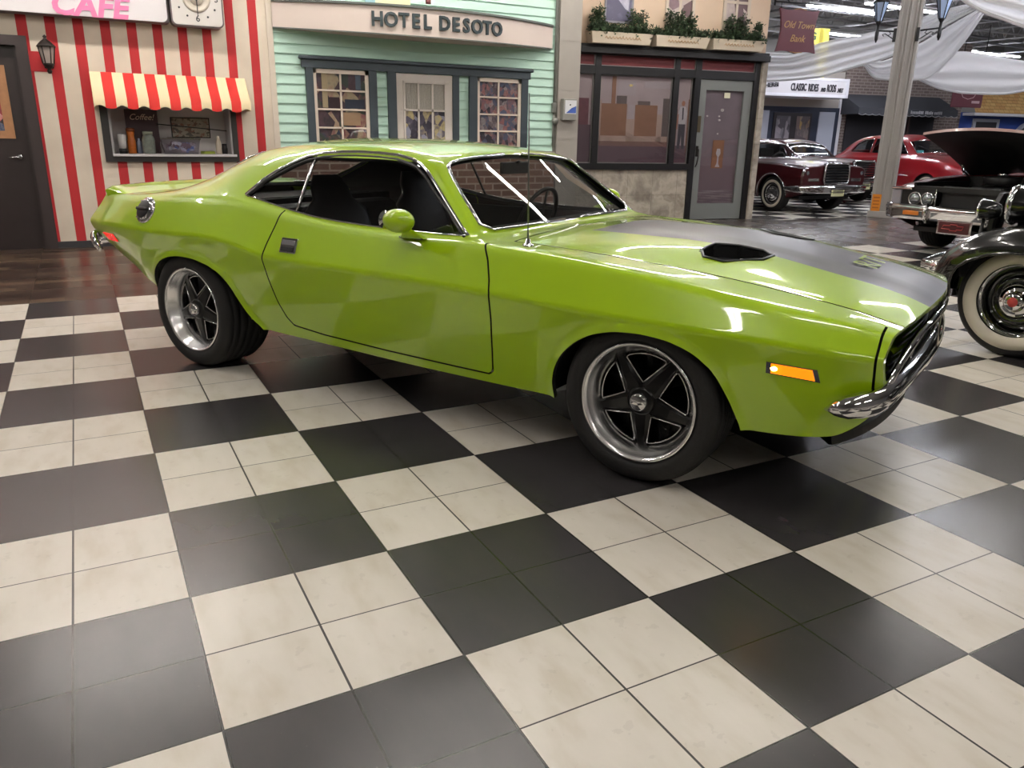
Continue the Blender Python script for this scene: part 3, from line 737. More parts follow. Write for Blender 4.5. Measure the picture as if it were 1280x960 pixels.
    m = MB(); m.box((1.63, 0, 1.165), (.02, .26, .062), None, .008); m.tube([(1.64, 0, 1.19), (1.66, 0, 1.20)], .008, 6); part('rear_view_mirror', m, BLACK, t)
    wm = dict(rim=RIM, tire=RUBBER, center=BLACKGLOSS, cap=CHROME)
    for sd in (-1, 1):
        wheel(t, 2.794, sd*.885, .334, sd, .335, .243, .24, 'rally', wm)
        wheel(t, .0, sd*.885, .336, sd, .337, .243, .30, 'rally', wm)
    return t
# ------------------------------------------------------------------ node helpers for setting materials
class NT:
    def __init__(s, name, rough=.5, spec=.5):
        s.m = bpy.data.materials.new(name); s.m.use_nodes = True; s.nt = s.m.node_tree; s.b = s.nt.nodes['Principled BSDF']
        s.b.inputs['Roughness'].default_value = rough; s.b.inputs['Specular IOR Level'].default_value = spec
        MATS[name] = s.m
    def n(s, t, **k):
        q = s.nt.nodes.new(t)
        for a, v in k.items(): setattr(q, a, v)
        return q
    def l(s, a, b): s.nt.links.new(a, b)
    def val(s, sock, v):
        if isinstance(v, (int, float)): sock.default_value = v
        elif isinstance(v, (tuple, list)): sock.default_value = v
        else: s.l(v, sock)
    def math(s, op, a, b=0., c=0.):
        q = s.n('ShaderNodeMath', operation=op); s.val(q.inputs[0], a); s.val(q.inputs[1], b); s.val(q.inputs[2], c); return q.outputs[0]
    def pos(s, obj=False):
        if obj:
            q = s.n('ShaderNodeTexCoord'); v = q.outputs['Object']
        else:
            q = s.n('ShaderNodeNewGeometry'); v = q.outputs['Position']
        x = s.n('ShaderNodeSeparateXYZ'); s.l(v, x.inputs[0]); return v, x.outputs[0], x.outputs[1], x.outputs[2]
    def mix(s, f, a, b):
        q = s.n('ShaderNodeMix', data_type='RGBA'); s.val(q.inputs['Factor'], f); s.val(q.inputs['A'], a); s.val(q.inputs['B'], b); return q.outputs['Result']
    def noise(s, v, sc, det=4., out='Fac'):
        q = s.n('ShaderNodeTexNoise'); q.inputs['Scale'].default_value = sc; q.inputs['Detail'].default_value = det; s.l(v, q.inputs['Vector']); return q.outputs[out]
    def ramp(s, f, stops, interp='LINEAR'):
        q = s.n('ShaderNodeValToRGB'); q.color_ramp.interpolation = interp; e = q.color_ramp.elements
        while len(e) < len(stops): e.new(.5)
        for k, (p, c) in zip(e, stops): k.position = p; k.color = lin(c)
        s.val(q.inputs[0], f); return q.outputs[0]
    def color(s, c): s.l(c, s.b.inputs['Base Color'])
    def bump(s, h, st=.3, d=.01):
        q = s.n('ShaderNodeBump'); q.inputs['Strength'].default_value = st; q.inputs['Distance'].default_value = d; s.l(h, q.inputs['Height']); s.l(q.outputs[0], s.b.inputs['Normal'])

def floor_material():
    t = NT('checker_floor', .22, .5); v, X, Y, Z = t.pos(); M = t.math
    T = S/2
    cx = M('FLOOR', M('DIVIDE', X, S)); cy = M('FLOOR', M('DIVIDE', Y, S)); par = M('FLOORED_MODULO', M('ADD', cx, cy), 2.)
    tx = M('DIVIDE', X, T); ty = M('DIVIDE', Y, T)
    fx = M('ABSOLUTE', M('SUBTRACT', M('FRACT', tx), .5)); fy = M('ABSOLUTE', M('SUBTRACT', M('FRACT', ty), .5))
    gr = M('MAXIMUM', M('GREATER_THAN', fx, .4895), M('GREATER_THAN', fy, .4925))
    comb = t.n('ShaderNodeCombineXYZ'); t.l(M('FLOOR', tx), comb.inputs[0]); t.l(M('FLOOR', ty), comb.inputs[1])
    wn = t.n('ShaderNodeTexWhiteNoise'); wn.noise_dimensions = '2D'; t.l(comb.outputs[0], wn.inputs['Vector'])
    # every tile has its own streak pattern
    add = t.n('ShaderNodeVectorMath', operation='ADD'); sc = t.n('ShaderNodeVectorMath', operation='SCALE'); sc.inputs['Scale'].default_value = 13.
    t.l(wn.outputs['Color'], sc.inputs[0]); t.l(v, add.inputs[0]); t.l(sc.outputs[0], add.inputs[1])
    st = t.n('ShaderNodeMapping'); st.inputs['Scale'].default_value = (9, 3.5, 1); t.l(add.outputs[0], st.inputs[0])
    cloud = t.noise(st.outputs[0], 1.3, 6.); fine = t.noise(add.outputs[0], 26., 4.)
    w = t.ramp(cloud, [(.30, '#D3CBBC'), (.50, '#DFD9CE'), (.72, '#E4DED4')])
    w = t.mix(M('MULTIPLY', M('GREATER_THAN', fine, .66), .10), w, lin('#7A6E5C'))
    w = t.mix(M('MULTIPLY', wn.outputs['Value'], .10), w, lin('#B8AB94'))
    k = t.ramp(cloud, [(.3, '#383738'), (.7, '#3C3A3B')])
    k = t.mix(M('MULTIPLY', wn.outputs['Value'], .3), k, lin('#353033'))
    dust = t.noise(v, 90., 3.); k = t.mix(M('MULTIPLY', M('GREATER_THAN', dust, .74), .12), k, lin('#8A8680'))
    iswhite = par
    chk = t.mix(iswhite, k, w)
    gcol = t.mix(iswhite, lin('#1C1B1B'), lin('#2E2A26'))
    chk = t.mix(gr, chk, gcol)
    # wood look planks by the shop fronts
    px = M('DIVIDE', X, .62); row = M('FLOOR', M('DIVIDE', Y, .155)); off = M('MULTIPLY', M('FLOORED_MODULO', M('MULTIPLY', row, 7.), 5.), .2)
    pxx = M('ADD', px, off); pc = t.n('ShaderNodeCombineXYZ'); t.l(M('FLOOR', pxx), pc.inputs[0]); t.l(row, pc.inputs[1])
    pn = t.n('ShaderNodeTexWhiteNoise'); pn.noise_dimensions = '2D'; t.l(pc.outputs[0], pn.inputs['Vector'])
    pg = t.n('ShaderNodeMapping'); pg.inputs['Scale'].default_value = (2.5, 22, 1); t.l(v, pg.inputs[0]); grain = t.noise(pg.outputs[0], 1.6, 5.)
    pl = t.ramp(pn.outputs['Value'], [(0, '#33261F'), (.45, '#46362C'), (.8, '#574536'), (1, '#6B5744')])
    pl = t.mix(M('MULTIPLY', grain, .45), pl, lin('#241B18'))
    pe = M('MAXIMUM', M('GREATER_THAN', M('ABSOLUTE', M('SUBTRACT', M('FRACT', pxx), .5)), .495), M('GREATER_THAN', M('ABSOLUTE', M('SUBTRACT', M('FRACT', M('DIVIDE', Y, .155)), .5)), .48))
    pl = t.mix(pe, pl, lin('#1A1512'))
    slate = t.ramp(cloud, [(.3, '#3C3835'), (.7, '#55504C')])  # grey painted in for light reflected off the right-hand planks
    pl = t.mix(M('GREATER_THAN', X, 8.6), pl, t.mix(.35, slate, pl))
    zone = M('MULTIPLY', M('GREATER_THAN', Y, S), M('SUBTRACT', 1., M('MULTIPLY', M('GREATER_THAN', X, 11.2), M('GREATER_THAN', Y, 3.55))))
    t.color(t.mix(zone, chk, pl))
    r = M('ADD', M('MULTIPLY', iswhite, .04), .27); t.l(r, t.b.inputs['Roughness'])
    h = M('SUBTRACT', 1., gr); t.bump(h, .25, .002)
    return t.m
def stripe_material():
    t = NT('cafe_stripes', .7); v, X, Y, Z = t.pos(); M = t.math
    f = M('FRACT', M('DIVIDE', M('SUBTRACT', X, .135-.051), .2662)); s_ = M('LESS_THAN', f, .101/.2662)
    n1 = t.noise(v, 3., 5.)
    c = t.ramp(n1, [(.3, '#D6C8B6'), (.7, '#E2D5C3')]); r = t.ramp(n1, [(.3, '#B4262B'), (.7, '#C02C30')])
    t.color(t.mix(s_, c, r)); t.bump(t.noise(v, 70., 4.), .12, .01); return t.m
def brick_material(name, a, b, mortar, sc=1., w=.21, h=.07, uv=None):
    t = NT(name, .8); v, X, Y, Z = t.pos(True)
    cb = t.n('ShaderNodeCombineXYZ'); t.l(X, cb.inputs[0]); t.l(Z, cb.inputs[1])
    q = t.n('ShaderNodeTexBrick'); q.inputs['Scale'].default_value = 1; q.inputs['Brick Width'].default_value = w; q.inputs['Row Height'].default_value = h
    q.inputs['Mortar Size'].default_value = .008*sc; q.inputs['Color1'].default_value = lin(a); q.inputs['Color2'].default_value = lin(b); q.inputs['Mortar'].default_value = lin(mortar)
    q.inputs['Bias'].default_value = -.1; t.l(cb.outputs[0], q.inputs['Vector'])
    n = t.noise(v, 9., 5.); t.color(t.mix(t.math('MULTIPLY', n, .5), q.outputs['Color'], lin(b)))
    t.bump(t.math('SUBTRACT', 1., q.outputs['Fac']), .5, .008); return t.m
def marble_material():
    t = NT('marble_tile', .35); v, X, Y, Z = t.pos(True)
    d = t.noise(v, 2.2, 7., 'Color'); a = t.n('ShaderNodeVectorMath', operation='ADD'); t.l(v, a.inputs[0]); t.l(d, a.inputs[1])
    n = t.noise(a.outputs[0], 2.4, 9.)
    c = t.ramp(n, [(.32, '#7E766C'), (.45, '#A49B8E'), (.55, '#BCB3A5'), (.68, '#948A7C')])
    M = t.math; gx = M('GREATER_THAN', M('ABSOLUTE', M('SUBTRACT', M('FRACT', M('DIVIDE', X, .46)), .5)), .4955); gz = M('GREATER_THAN', M('ABSOLUTE', M('SUBTRACT', M('FRACT', M('DIVIDE', Z, .42)), .5)), .4955)
    t.color(t.mix(M('MAXIMUM', gx, gz), c, lin('#6E675D'))); return t.m
def print_material(name, stops, sc=(7, 7, 5), rough=.5):
    """a printed window picture: patches of colour, as on the photo prints behind the panes"""
    t = NT(name, rough); v, X, Y, Z = t.pos(True)
    mp = t.n('ShaderNodeMapping'); mp.inputs['Scale'].default_value = sc; t.l(v, mp.inputs[0])
    vo = t.n('ShaderNodeTexVoronoi'); vo.feature = 'F1'; vo.inputs['Scale'].default_value = 1.6; vo.inputs['Randomness'].default_value = 1; t.l(mp.outputs[0], vo.inputs['Vector'])
    sx = t.n('ShaderNodeSeparateColor'); t.l(vo.outputs['Color'], sx.inputs[0])
    n = t.noise(mp.outputs[0], 3.2, 6.)
    f = t.math('ADD', t.math('MULTIPLY', sx.outputs[0], .7), t.math('MULTIPLY', n, .3))
    t.color(t.ramp(f, stops, 'LINEAR')); return t.m
def shingle_material():
    t = NT('cedar_shingle', .8); v, X, Y, Z = t.pos(True)
    cb = t.n('ShaderNodeCombineXYZ'); t.l(X, cb.inputs[0]); t.l(Z, cb.inputs[1])
    q = t.n('ShaderNodeTexBrick'); q.inputs['Scale'].default_value = 1; q.inputs['Brick Width'].default_value = .22; q.inputs['Row Height'].default_value = .10; q.inputs['Mortar Size'].default_value = .006
    q.inputs['Color1'].default_value = lin('#C9A56A'); q.inputs['Color2'].default_value = lin('#B88A52'); q.inputs['Mortar'].default_value = lin('#7A5A34'); t.l(cb.outputs[0], q.inputs['Vector'])
    t.color(q.outputs['Color']); return t.m

def wall_holes(x0, x1, z0, z1, holes, y0, y1):
    """wall slab between y0 (front) and y1 with rectangular openings [(xa, xb, za, zb)]"""
    xs = sorted({x0, x1, *[h[0] for h in holes], *[h[1] for h in holes]}); zs = sorted({z0, z1, *[h[2] for h in holes], *[h[3] for h in holes]})
    xs = [x for x in xs if x0 <= x <= x1]; zs = [z for z in zs if z0 <= z <= z1]
    hole = lambda x, z: any(a < x < b and c < z < d for a, b, c, d in holes)
    inside = lambda i, k: 0 <= i < len(xs)-1 and 0 <= k < len(zs)-1 and not hole((xs[i]+xs[i+1])/2, (zs[k]+zs[k+1])/2)
    m = MB()
    for i in range(len(xs)-1):
        for k in range(len(zs)-1):
            if not inside(i, k): continue
            a, b, c, d = xs[i], xs[i+1], zs[k], zs[k+1]
            m.add([(a, y0, c), (b, y0, c), (b, y0, d), (a, y0, d)], [(0, 1, 2, 3)]); m.add([(a, y1, c), (b, y1, c), (b, y1, d), (a, y1, d)], [(3, 2, 1, 0)])
            if not inside(i-1, k): m.add([(a, y0, c), (a, y1, c), (a, y1, d), (a, y0, d)], [(3, 2, 1, 0)])
            if not inside(i+1, k): m.add([(b, y0, c), (b, y1, c), (b, y1, d), (b, y0, d)], [(0, 1, 2, 3)])
            if not inside(i, k-1): m.add([(a, y0, c), (b, y0, c), (b, y1, c), (a, y1, c)], [(3, 2, 1, 0)])
            if not inside(i, k+1): m.add([(a, y0, d), (b, y0, d), (b, y1, d), (a, y1, d)], [(0, 1, 2, 3)])
    return m
W = 3.95
def face_mtx(x, y, z, rz=0.):
    """local XY = the upright plane of a sign that faces -Y (turned by rz)"""
    return Matrix.Translation((x, y, z)) @ Matrix.Rotation(rz, 4, 'Z') @ Matrix.Rotation(PI/2, 4, 'X')
def rrect(w, h, r, n=6):
    o = []
    for cx, cy, a0 in ((w/2-r, h/2-r, 0), (-w/2+r, h/2-r, 90), (-w/2+r, -h/2+r, 180), (w/2-r, -h/2+r, 270)):
        o += [(cx+r*math.cos(R(a0+90*k/n)), cy+r*math.sin(R(a0+90*k/n))) for k in range(n+1)]
    return o

def cafe():
    st = stripe_material(); DK = mat('dark_brown_frame', '#352C2B', rough=.5, var=.1)
    o = wall_holes(-4.2, 2.745, 0, 4.6, [(.83, 2.19, 1.03, 1.80), (-1.02, .06, -.01, 2.165)], W, W+.12).build('wall_left', st); struct(o)
    b = MB(); b.span((.155, W-.012, 0), (2.745, W+.0, .075)); struct(part('baseboard_cafe', b, mat('charcoal_base', '#3A3A3C', rough=.5)))
    b = MB(); b.span((.156, W-.004, 1.905), (.40, W, 2.108)); struct(part('trim_1', b, mat('stripe_red', '#B8292E', rough=.7)))
    # door
    d = MB(); d.span((-1.02, W+.05, .0), (.045, W+.10, 2.15)); do = struct(part('door_1', d, mat('dark_brown_door', '#2C2322', rough=.42, var=.12)))
    f = MB(); f.span((.045, W-.03, 0), (.157, W+.13, 2.255)); f.span((-1.02, W-.03, 2.155), (.045, W+.13, 2.255)); f.span((-1.13, W-.03, 0), (-1.02, W+.13, 2.255)); f.span((.022, W+.01, 0), (.0449, W+.12, 2.1549)); part('door_frame', f, DK, do)
    h = MB(); h.tube([(-.075, W+.05, 1.012), (-.075, W-.005, 1.012)], .026, 16); h.tube([(-.075, W-.0, 1.012), (-.12, W-.012, 1.010), (-.185, W-.008, 1.004)], [.013, .012, .008], 10); part('door_handle', h, mat('satin_nickel', '#B8B8BA', rough=.25, metal=1.), do)
    # framed poster hung on the door
    p = thing('framed_poster', 'tan wooden framed poster hung on the dark brown door', 'poster', (-.55, W+.035, 1.58))
    f = MB(); 
    for a, c in (((-.40, -.0, -.375), (-.31, .02, .375)), ((.37, -.0, -.375), (.46, .02, .375)), ((-.31, 0, .295), (.37, .02, .375)), ((-.31, 0, -.375), (.37, .02, -.295))): f.span(a, c)
    part('picture_frame', f, mat('tan_wood', '#A97A55', rough=.55, var=.2, vscale=20), p)
    f = MB(); f.span((-.32, .004, -.31), (.385, .018, .31)); part('poster_print', f, print_material('poster_print', [(.25, '#2A2026'), (.45, '#B23A3C'), (.55, '#D8CFC8'), (.75, '#3A4A6A')], (4, 4, 4)), p)
    # lantern
    L = thing('wall_lantern', 'dark bronze coach lantern on the striped cafe wall beside the door', 'lantern', (.335, W, 2.07))
    BR = mat('dark_bronze', '#2B2421', rough=.45, metal=.4)
    q = MB(); q.box((0, -.012, -.02), (.09, .024, .22), None, .01); q.tube([(0, -.02, -.03), (0, -.07, -.10), (0, -.13, -.115), (0, -.14, -.09)], .012, 8); part('wall_bracket', q, BR, L)
    T6 = Matrix.Translation((0, -.15, 0)); q = MB()
    q.lathe([(.015, -.19), (.028, -.165), (.015, -.145), (.05, -.11), (.058, -.09), (.048, -.085)], 6, T6); q.lathe([(.082, .085), (.095, .075), (.082, .095), (.05, .13), (.022, .15), (.012, .165), (.022, .178), (.010, .19), (.0001, .20)], 6, T6)
    for k in range(6):
        a = 2*PI*k/6; q.tube([T6 @ Vector((.052*math.cos(a), .052*math.sin(a), -.09)), T6 @ Vector((.080*math.cos(a), .080*math.sin(a), .085))], .006, 6)
    part('lantern_body', q, BR, L)
    q = MB(); q.lathe([(.048, -.088), (.076, .082)], 6, T6, smooth=False); part('lantern_glass', q, mat('frosted_glass', '#A79C94', rough=.4), L)
    # cafe sign
    s_ = thing('cafe_sign', 'white light box sign with pink CAFE lettering above the striped wall', 'sign', (0, 0, 0))
    b = MB(); b.span((-3.4, 3.79, 2.462), (1.592, W, 3.42), .03); part('sign_box', b, mat('sign_grey_edge', '#6C6266', rough=.5), s_)
    M = face_mtx((-3.4+1.592)/2, 3.788, 2.94); b = MB(); b.prism(rrect(4.95, .93, .06), 0, .012, M); part('sign_face', b, mat('sign_white', '#E2DDDF', rough=.35), s_)
    part('lettering', text_mb('CAFE', .30, .008, face_mtx(.795, 3.772, 2.572), bold=.011, shear=.2, sx=1.04, spacing=1.02), mat('cafe_pink', '#EE86B4', rough=.4), s_)
    c = thing('wall_clock', 'square white clock with rounded corners beside the pink CAFE sign', 'clock', (1.893, 3.78, 2.752))
    b = MB(); M = face_mtx(0, 0, 0); b.prism(rrect(.565, .60, .06), -.17, 0, M); part('clock_case', b, mat('sign_grey_edge', ''), c)
    b = MB(); b.prism(rrect(.535, .57, .05), 0, .008, M); part('clock_face', b, mat('clock_white', '#DAD5D0', rough=.35), c)
    b = MB(); b.lathe([(.150, .008), (.150, .014), (.125, .018), (.12, .014), (.118, .009)], 40, M); b.lathe([(.075, .009), (.07, .022), (.0001, .024)], 32, M); part('clock_ring', b, mat('clock_cream', '#CFC6B8', rough=.4), c)
    NUM = mat('numeral_black', '#3A3A40', rough=.5); mm = None; nb = MB()
    for ch, a in (('12', 0), ('3', 90), ('6', 180), ('9', 270)):
        t_ = text_mb(ch, .095, .003, M @ Matrix.Translation((.215*math.sin(R(a)), .215*math.cos(R(a)), .0095)), bold=.001); nb.add(t_.v, t_.f)
    for a in range(0, 360, 30):
        if a % 90: nb.lathe([(.011, .008), (.011, .011), (.0001, .0112)], 14, M @ Matrix.Translation((.215*math.sin(R(a))*1.02, .215*math.cos(R(a))*1.02, 0)))
    part('numerals', nb, NUM, c)
    b = MB(); b.prism([(-.009, -.03), (.009, -.03), (.006, .14), (-.006, .14)], .026, .029, M); part('hour_hand', b, NUM, c)
    b = MB(); b.prism([(-.006, .04), (.006, .04), (.004, -.19), (-.004, -.19)], .030, .033, M); part('minute_hand', b, NUM, c)
    # serving window
    f = MB(); wz = struct(part('window_1', MB().span((.765, W-.03, .962), (.845, W+.0, 1.86)).span((2.185, W-.03, .962), (2.245, W, 1.86)).span((.845, W-.03, 1.80), (2.185, W, 1.86)).span((.845, W-.03, .962), (2.185, W, 1.03)), mat('window_dark', '#33302F', rough=.5)))
    f = MB().span((.845, W-.055, 1.022), (2.215, W+.40, 1.052), .006); part('window_sill', f, mat('white_counter', '#DDD9DC', rough=.4), wz)
    f = MB().span((.845, W-.0, 1.05), (.868, W+.40, 1.80)).span((2.165, W-.0, 1.05), (2.187, W+.40, 1.80)); part('window_jamb', f, mat('jamb_white', '#C9C7C8', rough=.5), wz)
    f = MB().span((.845, W+.38, 1.03), (2.2, W+.42, 1.82)).span((.845, W, 1.80), (2.2, W+.42, 1.83)); part('booth_lining', f, mat('booth_grey', '#D5D1D0', rough=.7), wz)
    # awning
    a = thing('window_awning', 'red and cream striped fabric awning with scalloped edge over the cafe serving window', 'awning', (0, 0, 0))
    red = mat('awning_red', '#D22B24', rough=.75); cr = mat('awning_cream', '#E9D6AE', rough=.75)
    x0, x1 = .715, 2.385; nb = 15; bw = (x1-x0)/nb; A = (W, 1.932); Bf = (W-.27, 1.652)
    m = MB()
    for i in range(nb):
        m.cur = i % 2; xa = x0+bw*i; xb = xa+bw; n = 8
        top = [(xa+bw*k/n, A[0]-.003, A[1]) for k in range(n+1)]; mid = [(xa+bw*k/n, Bf[0], Bf[1]) for k in range(n+1)]
        lowz = [1.553-(.006 if i % 2 else -.022*math.sin(PI*k/n)) - (.010*math.sin(PI*k/n) if i % 2 else 0) for k in range(n+1)]
        bot = [(xa+bw*k/n, Bf[0]-.004, lowz[k]) for k in range(n+1)]
        m.grid([top, [((p[0]), (p[1]+q[1])/2, (p[2]+q[2])/2-.008) for p, q in zip(top, mid)], mid, bot], True)
    part('awning_fabric', m, [cr, red], a, fix=True)
    m = MB()
    for xx in (x0+.002, x1-.002):
        m = MB(); m.add([(xx, A[0], A[1]), (xx, Bf[0], Bf[1]), (xx, Bf[0], 1.556), (xx, W, 1.556)], [(0, 1, 2, 3)]); part('awning_side', m, cr, a)
    m = MB(); m.tube([(x0, Bf[0]+.012, Bf[1]-.006), (x1, Bf[0]+.012, Bf[1]-.006)], .008, 8); part('awning_bar', m, mat('satin_nickel', ''), a)
    # things on the counter (counter top z = 1.052)
    z = 1.052
    def lathe_thing(name, label, cat, x, y, prof, m, parts=()):
        t = thing(name, label, cat, (x, y, z)); q = MB(); q.lathe(prof, 24); part('body', q, m, t)
        for pn, pr, pm in parts: q = MB(); q.lathe(pr, 24); part(pn, q, pm, t)
        return t
    WHT = mat('white_plastic', '#D8D6D4', rough=.35)
    t = thing('cup_stack', 'stack of white cups in a black holder on the cafe counter', 'cups', (.965, 4.06, z)); q = MB(); q.lathe([(.045, 0), (.047, .05), (.04, .055)], 20); part('holder', q, BLACK, t)
    q = MB(); q.lathe([(.038, .05), (.044, .14), (.045, .16), (.046, .20), (.044, .215), (.0001, .215)], 20); part('cup', q, WHT, t)
    lathe_thing('syrup_bottle', 'amber orange bottle with brown cap on the cafe counter', 'bottle', 1.065, 4.10, [(.044, 0), (.046, .02), (.046, .14), (.04, .16), (.036, .20), (.042, .22), (.042, .25), (.0001, .25)], mat('amber_bottle', '#B4611E', rough=.3, var=.3, vscale=30), [('cap', [(.05, .25), (.046, .285), (.0001, .29)], mat('brown_cap', '#7A3E1A', rough=.4))])
    lathe_thing('glass_jar', 'rounded clear glass jar with pale lid beside the coffee sign', 'jar', 1.245, 4.06, [(.06, 0), (.072, .02), (.074, .16), (.06, .2), (.05, .215)], mat('jar_glass', '#7E857C', rough=.1, var=.4, vscale=25, coat=1.), [('lid', [(.056, .215), (.056, .25), (.0001, .252)], mat('jar_lid', '#9DA592', rough=.4))])
    lathe_thing('water_bottle', 'small pale blue bottle left of the glass jar on the cafe counter', 'bottle', 1.150, 4.16, [(.028, 0), (.03, .01), (.03, .12), (.014, .15), (.014, .17), (.0001, .172)], mat('pale_blue_plastic', '#8C93A8', rough=.25))
    t = thing('coffee_sign', 'dark maroon standing board with Coffee! script inside the serving window', 'sign', (1.215, 4.20, z)); q = MB(); q.span((-.185, 0, 0), (.17, .015, .50)); part('board', q, mat('maroon_board', '#3D2129', rough=.5), t)
    part('lettering', text_mb('Coffee!', .095, .003, face_mtx(-.01, -.002, .41), shear=.35, sx=.95), mat('cream_print', '#E6CDBC', rough=.5), t)
    t = thing('certificate', 'framed certificate with ornate print on the back wall of the serving booth', 'certificate', (1.76, W+.368, 1.345)); q = MB(); q.span((-.225, 0, -.11), (.225, .012, .13)); part('picture_frame', q, BLACK, t)
    q = MB(); q.span((-.213, -.003, -.098), (.213, .0, .118)); part('printed_sheet', q, print_material('certificate_print', [(.3, '#A89C8A'), (.5, '#B8AE9C'), (.62, '#9A6A58'), (.75, '#6A6258')], (16, 16, 22)), t)
    t = thing('plastic_tub', 'clear plastic tub full of packets on the cafe counter', 'tub', (1.59, 4.02, z))
    q = MB(); q.grid([[(sx*(.185+.03*h), sy*(.09+.015*h), .165*h) for sx, sy in ((-1, -1), (1, -1), (1, 1), (-1, 1))] for h in (0, .5, 1)], False, True); q.span((-.185, -.09, 0), (.185, .09, .006)); part('tub_wall', q, glassmat('clear_plastic', '#E6E4EA', .05), t)
    q = MB(); q.span((-.225, -.11, .165), (.225, .11, .182), .006); q.span((-.15, -.115, .182), (.15, -.05, .195), .005); part('lid', q, glassmat('lid_plastic', '#E6E4E0', .1), t)
    q = MB(); random.seed(3)
    for k in range(26): q.box((random.uniform(-.14, .14), random.uniform(-.06, .06), .045+.075*random.random()), (.085, .012, .05), Matrix.Rotation(random.uniform(-.12, .12), 4, 'Y'))
    tag_m = print_material('packet_mix', [(.25, '#8A7480'), (.45, '#B0A4AC'), (.6, '#E0E0E8'), (.8, '#6A7CBA')], (14, 14, 14)); pk = part('packets', q, tag_m, t); pk['kind'] = 'stuff'
    t = thing('leaflet_pile', 'small pile of lime green leaflets on the cafe counter', 'leaflets', (1.90, 4.05, z)); q = MB()
    for k in range(4): q.box((0, 0, .004+.008*k), (.16-.01*k, .10, .007), Matrix.Rotation(.12*k, 4, 'Z'))
    part('leaflets', q, mat('leaflet_green', '#A9B84A', rough=.6), t)
    lathe_thing('squeeze_bottle', 'slim white squeeze bottle with pointed tip on the cafe counter', 'bottle', 2.03, 4.05, [(.034, 0), (.036, .02), (.034, .12), (.02, .17), (.012, .21), (.0001, .213)], mat('cream_plastic', '#E0D2C0', rough=.4))
    lathe_thing('dark_jar', 'small dark lidded jar at the end of the cafe counter', 'jar', 2.105, 4.10, [(.034, 0), (.036, .06), (.03, .08), (.03, .12), (.0001, .122)], mat('dark_glass', '#2E2C2E', rough=.2))
    t = MB(); t.tube([(1.36, 4.16, 1.39), (1.75, 4.17, 1.36), (2.16, 4.18, 1.325)], .006, 6); tag(part('hanging_rail', t, BLACK), 'thin black rail across the serving window above the counter', 'rail')

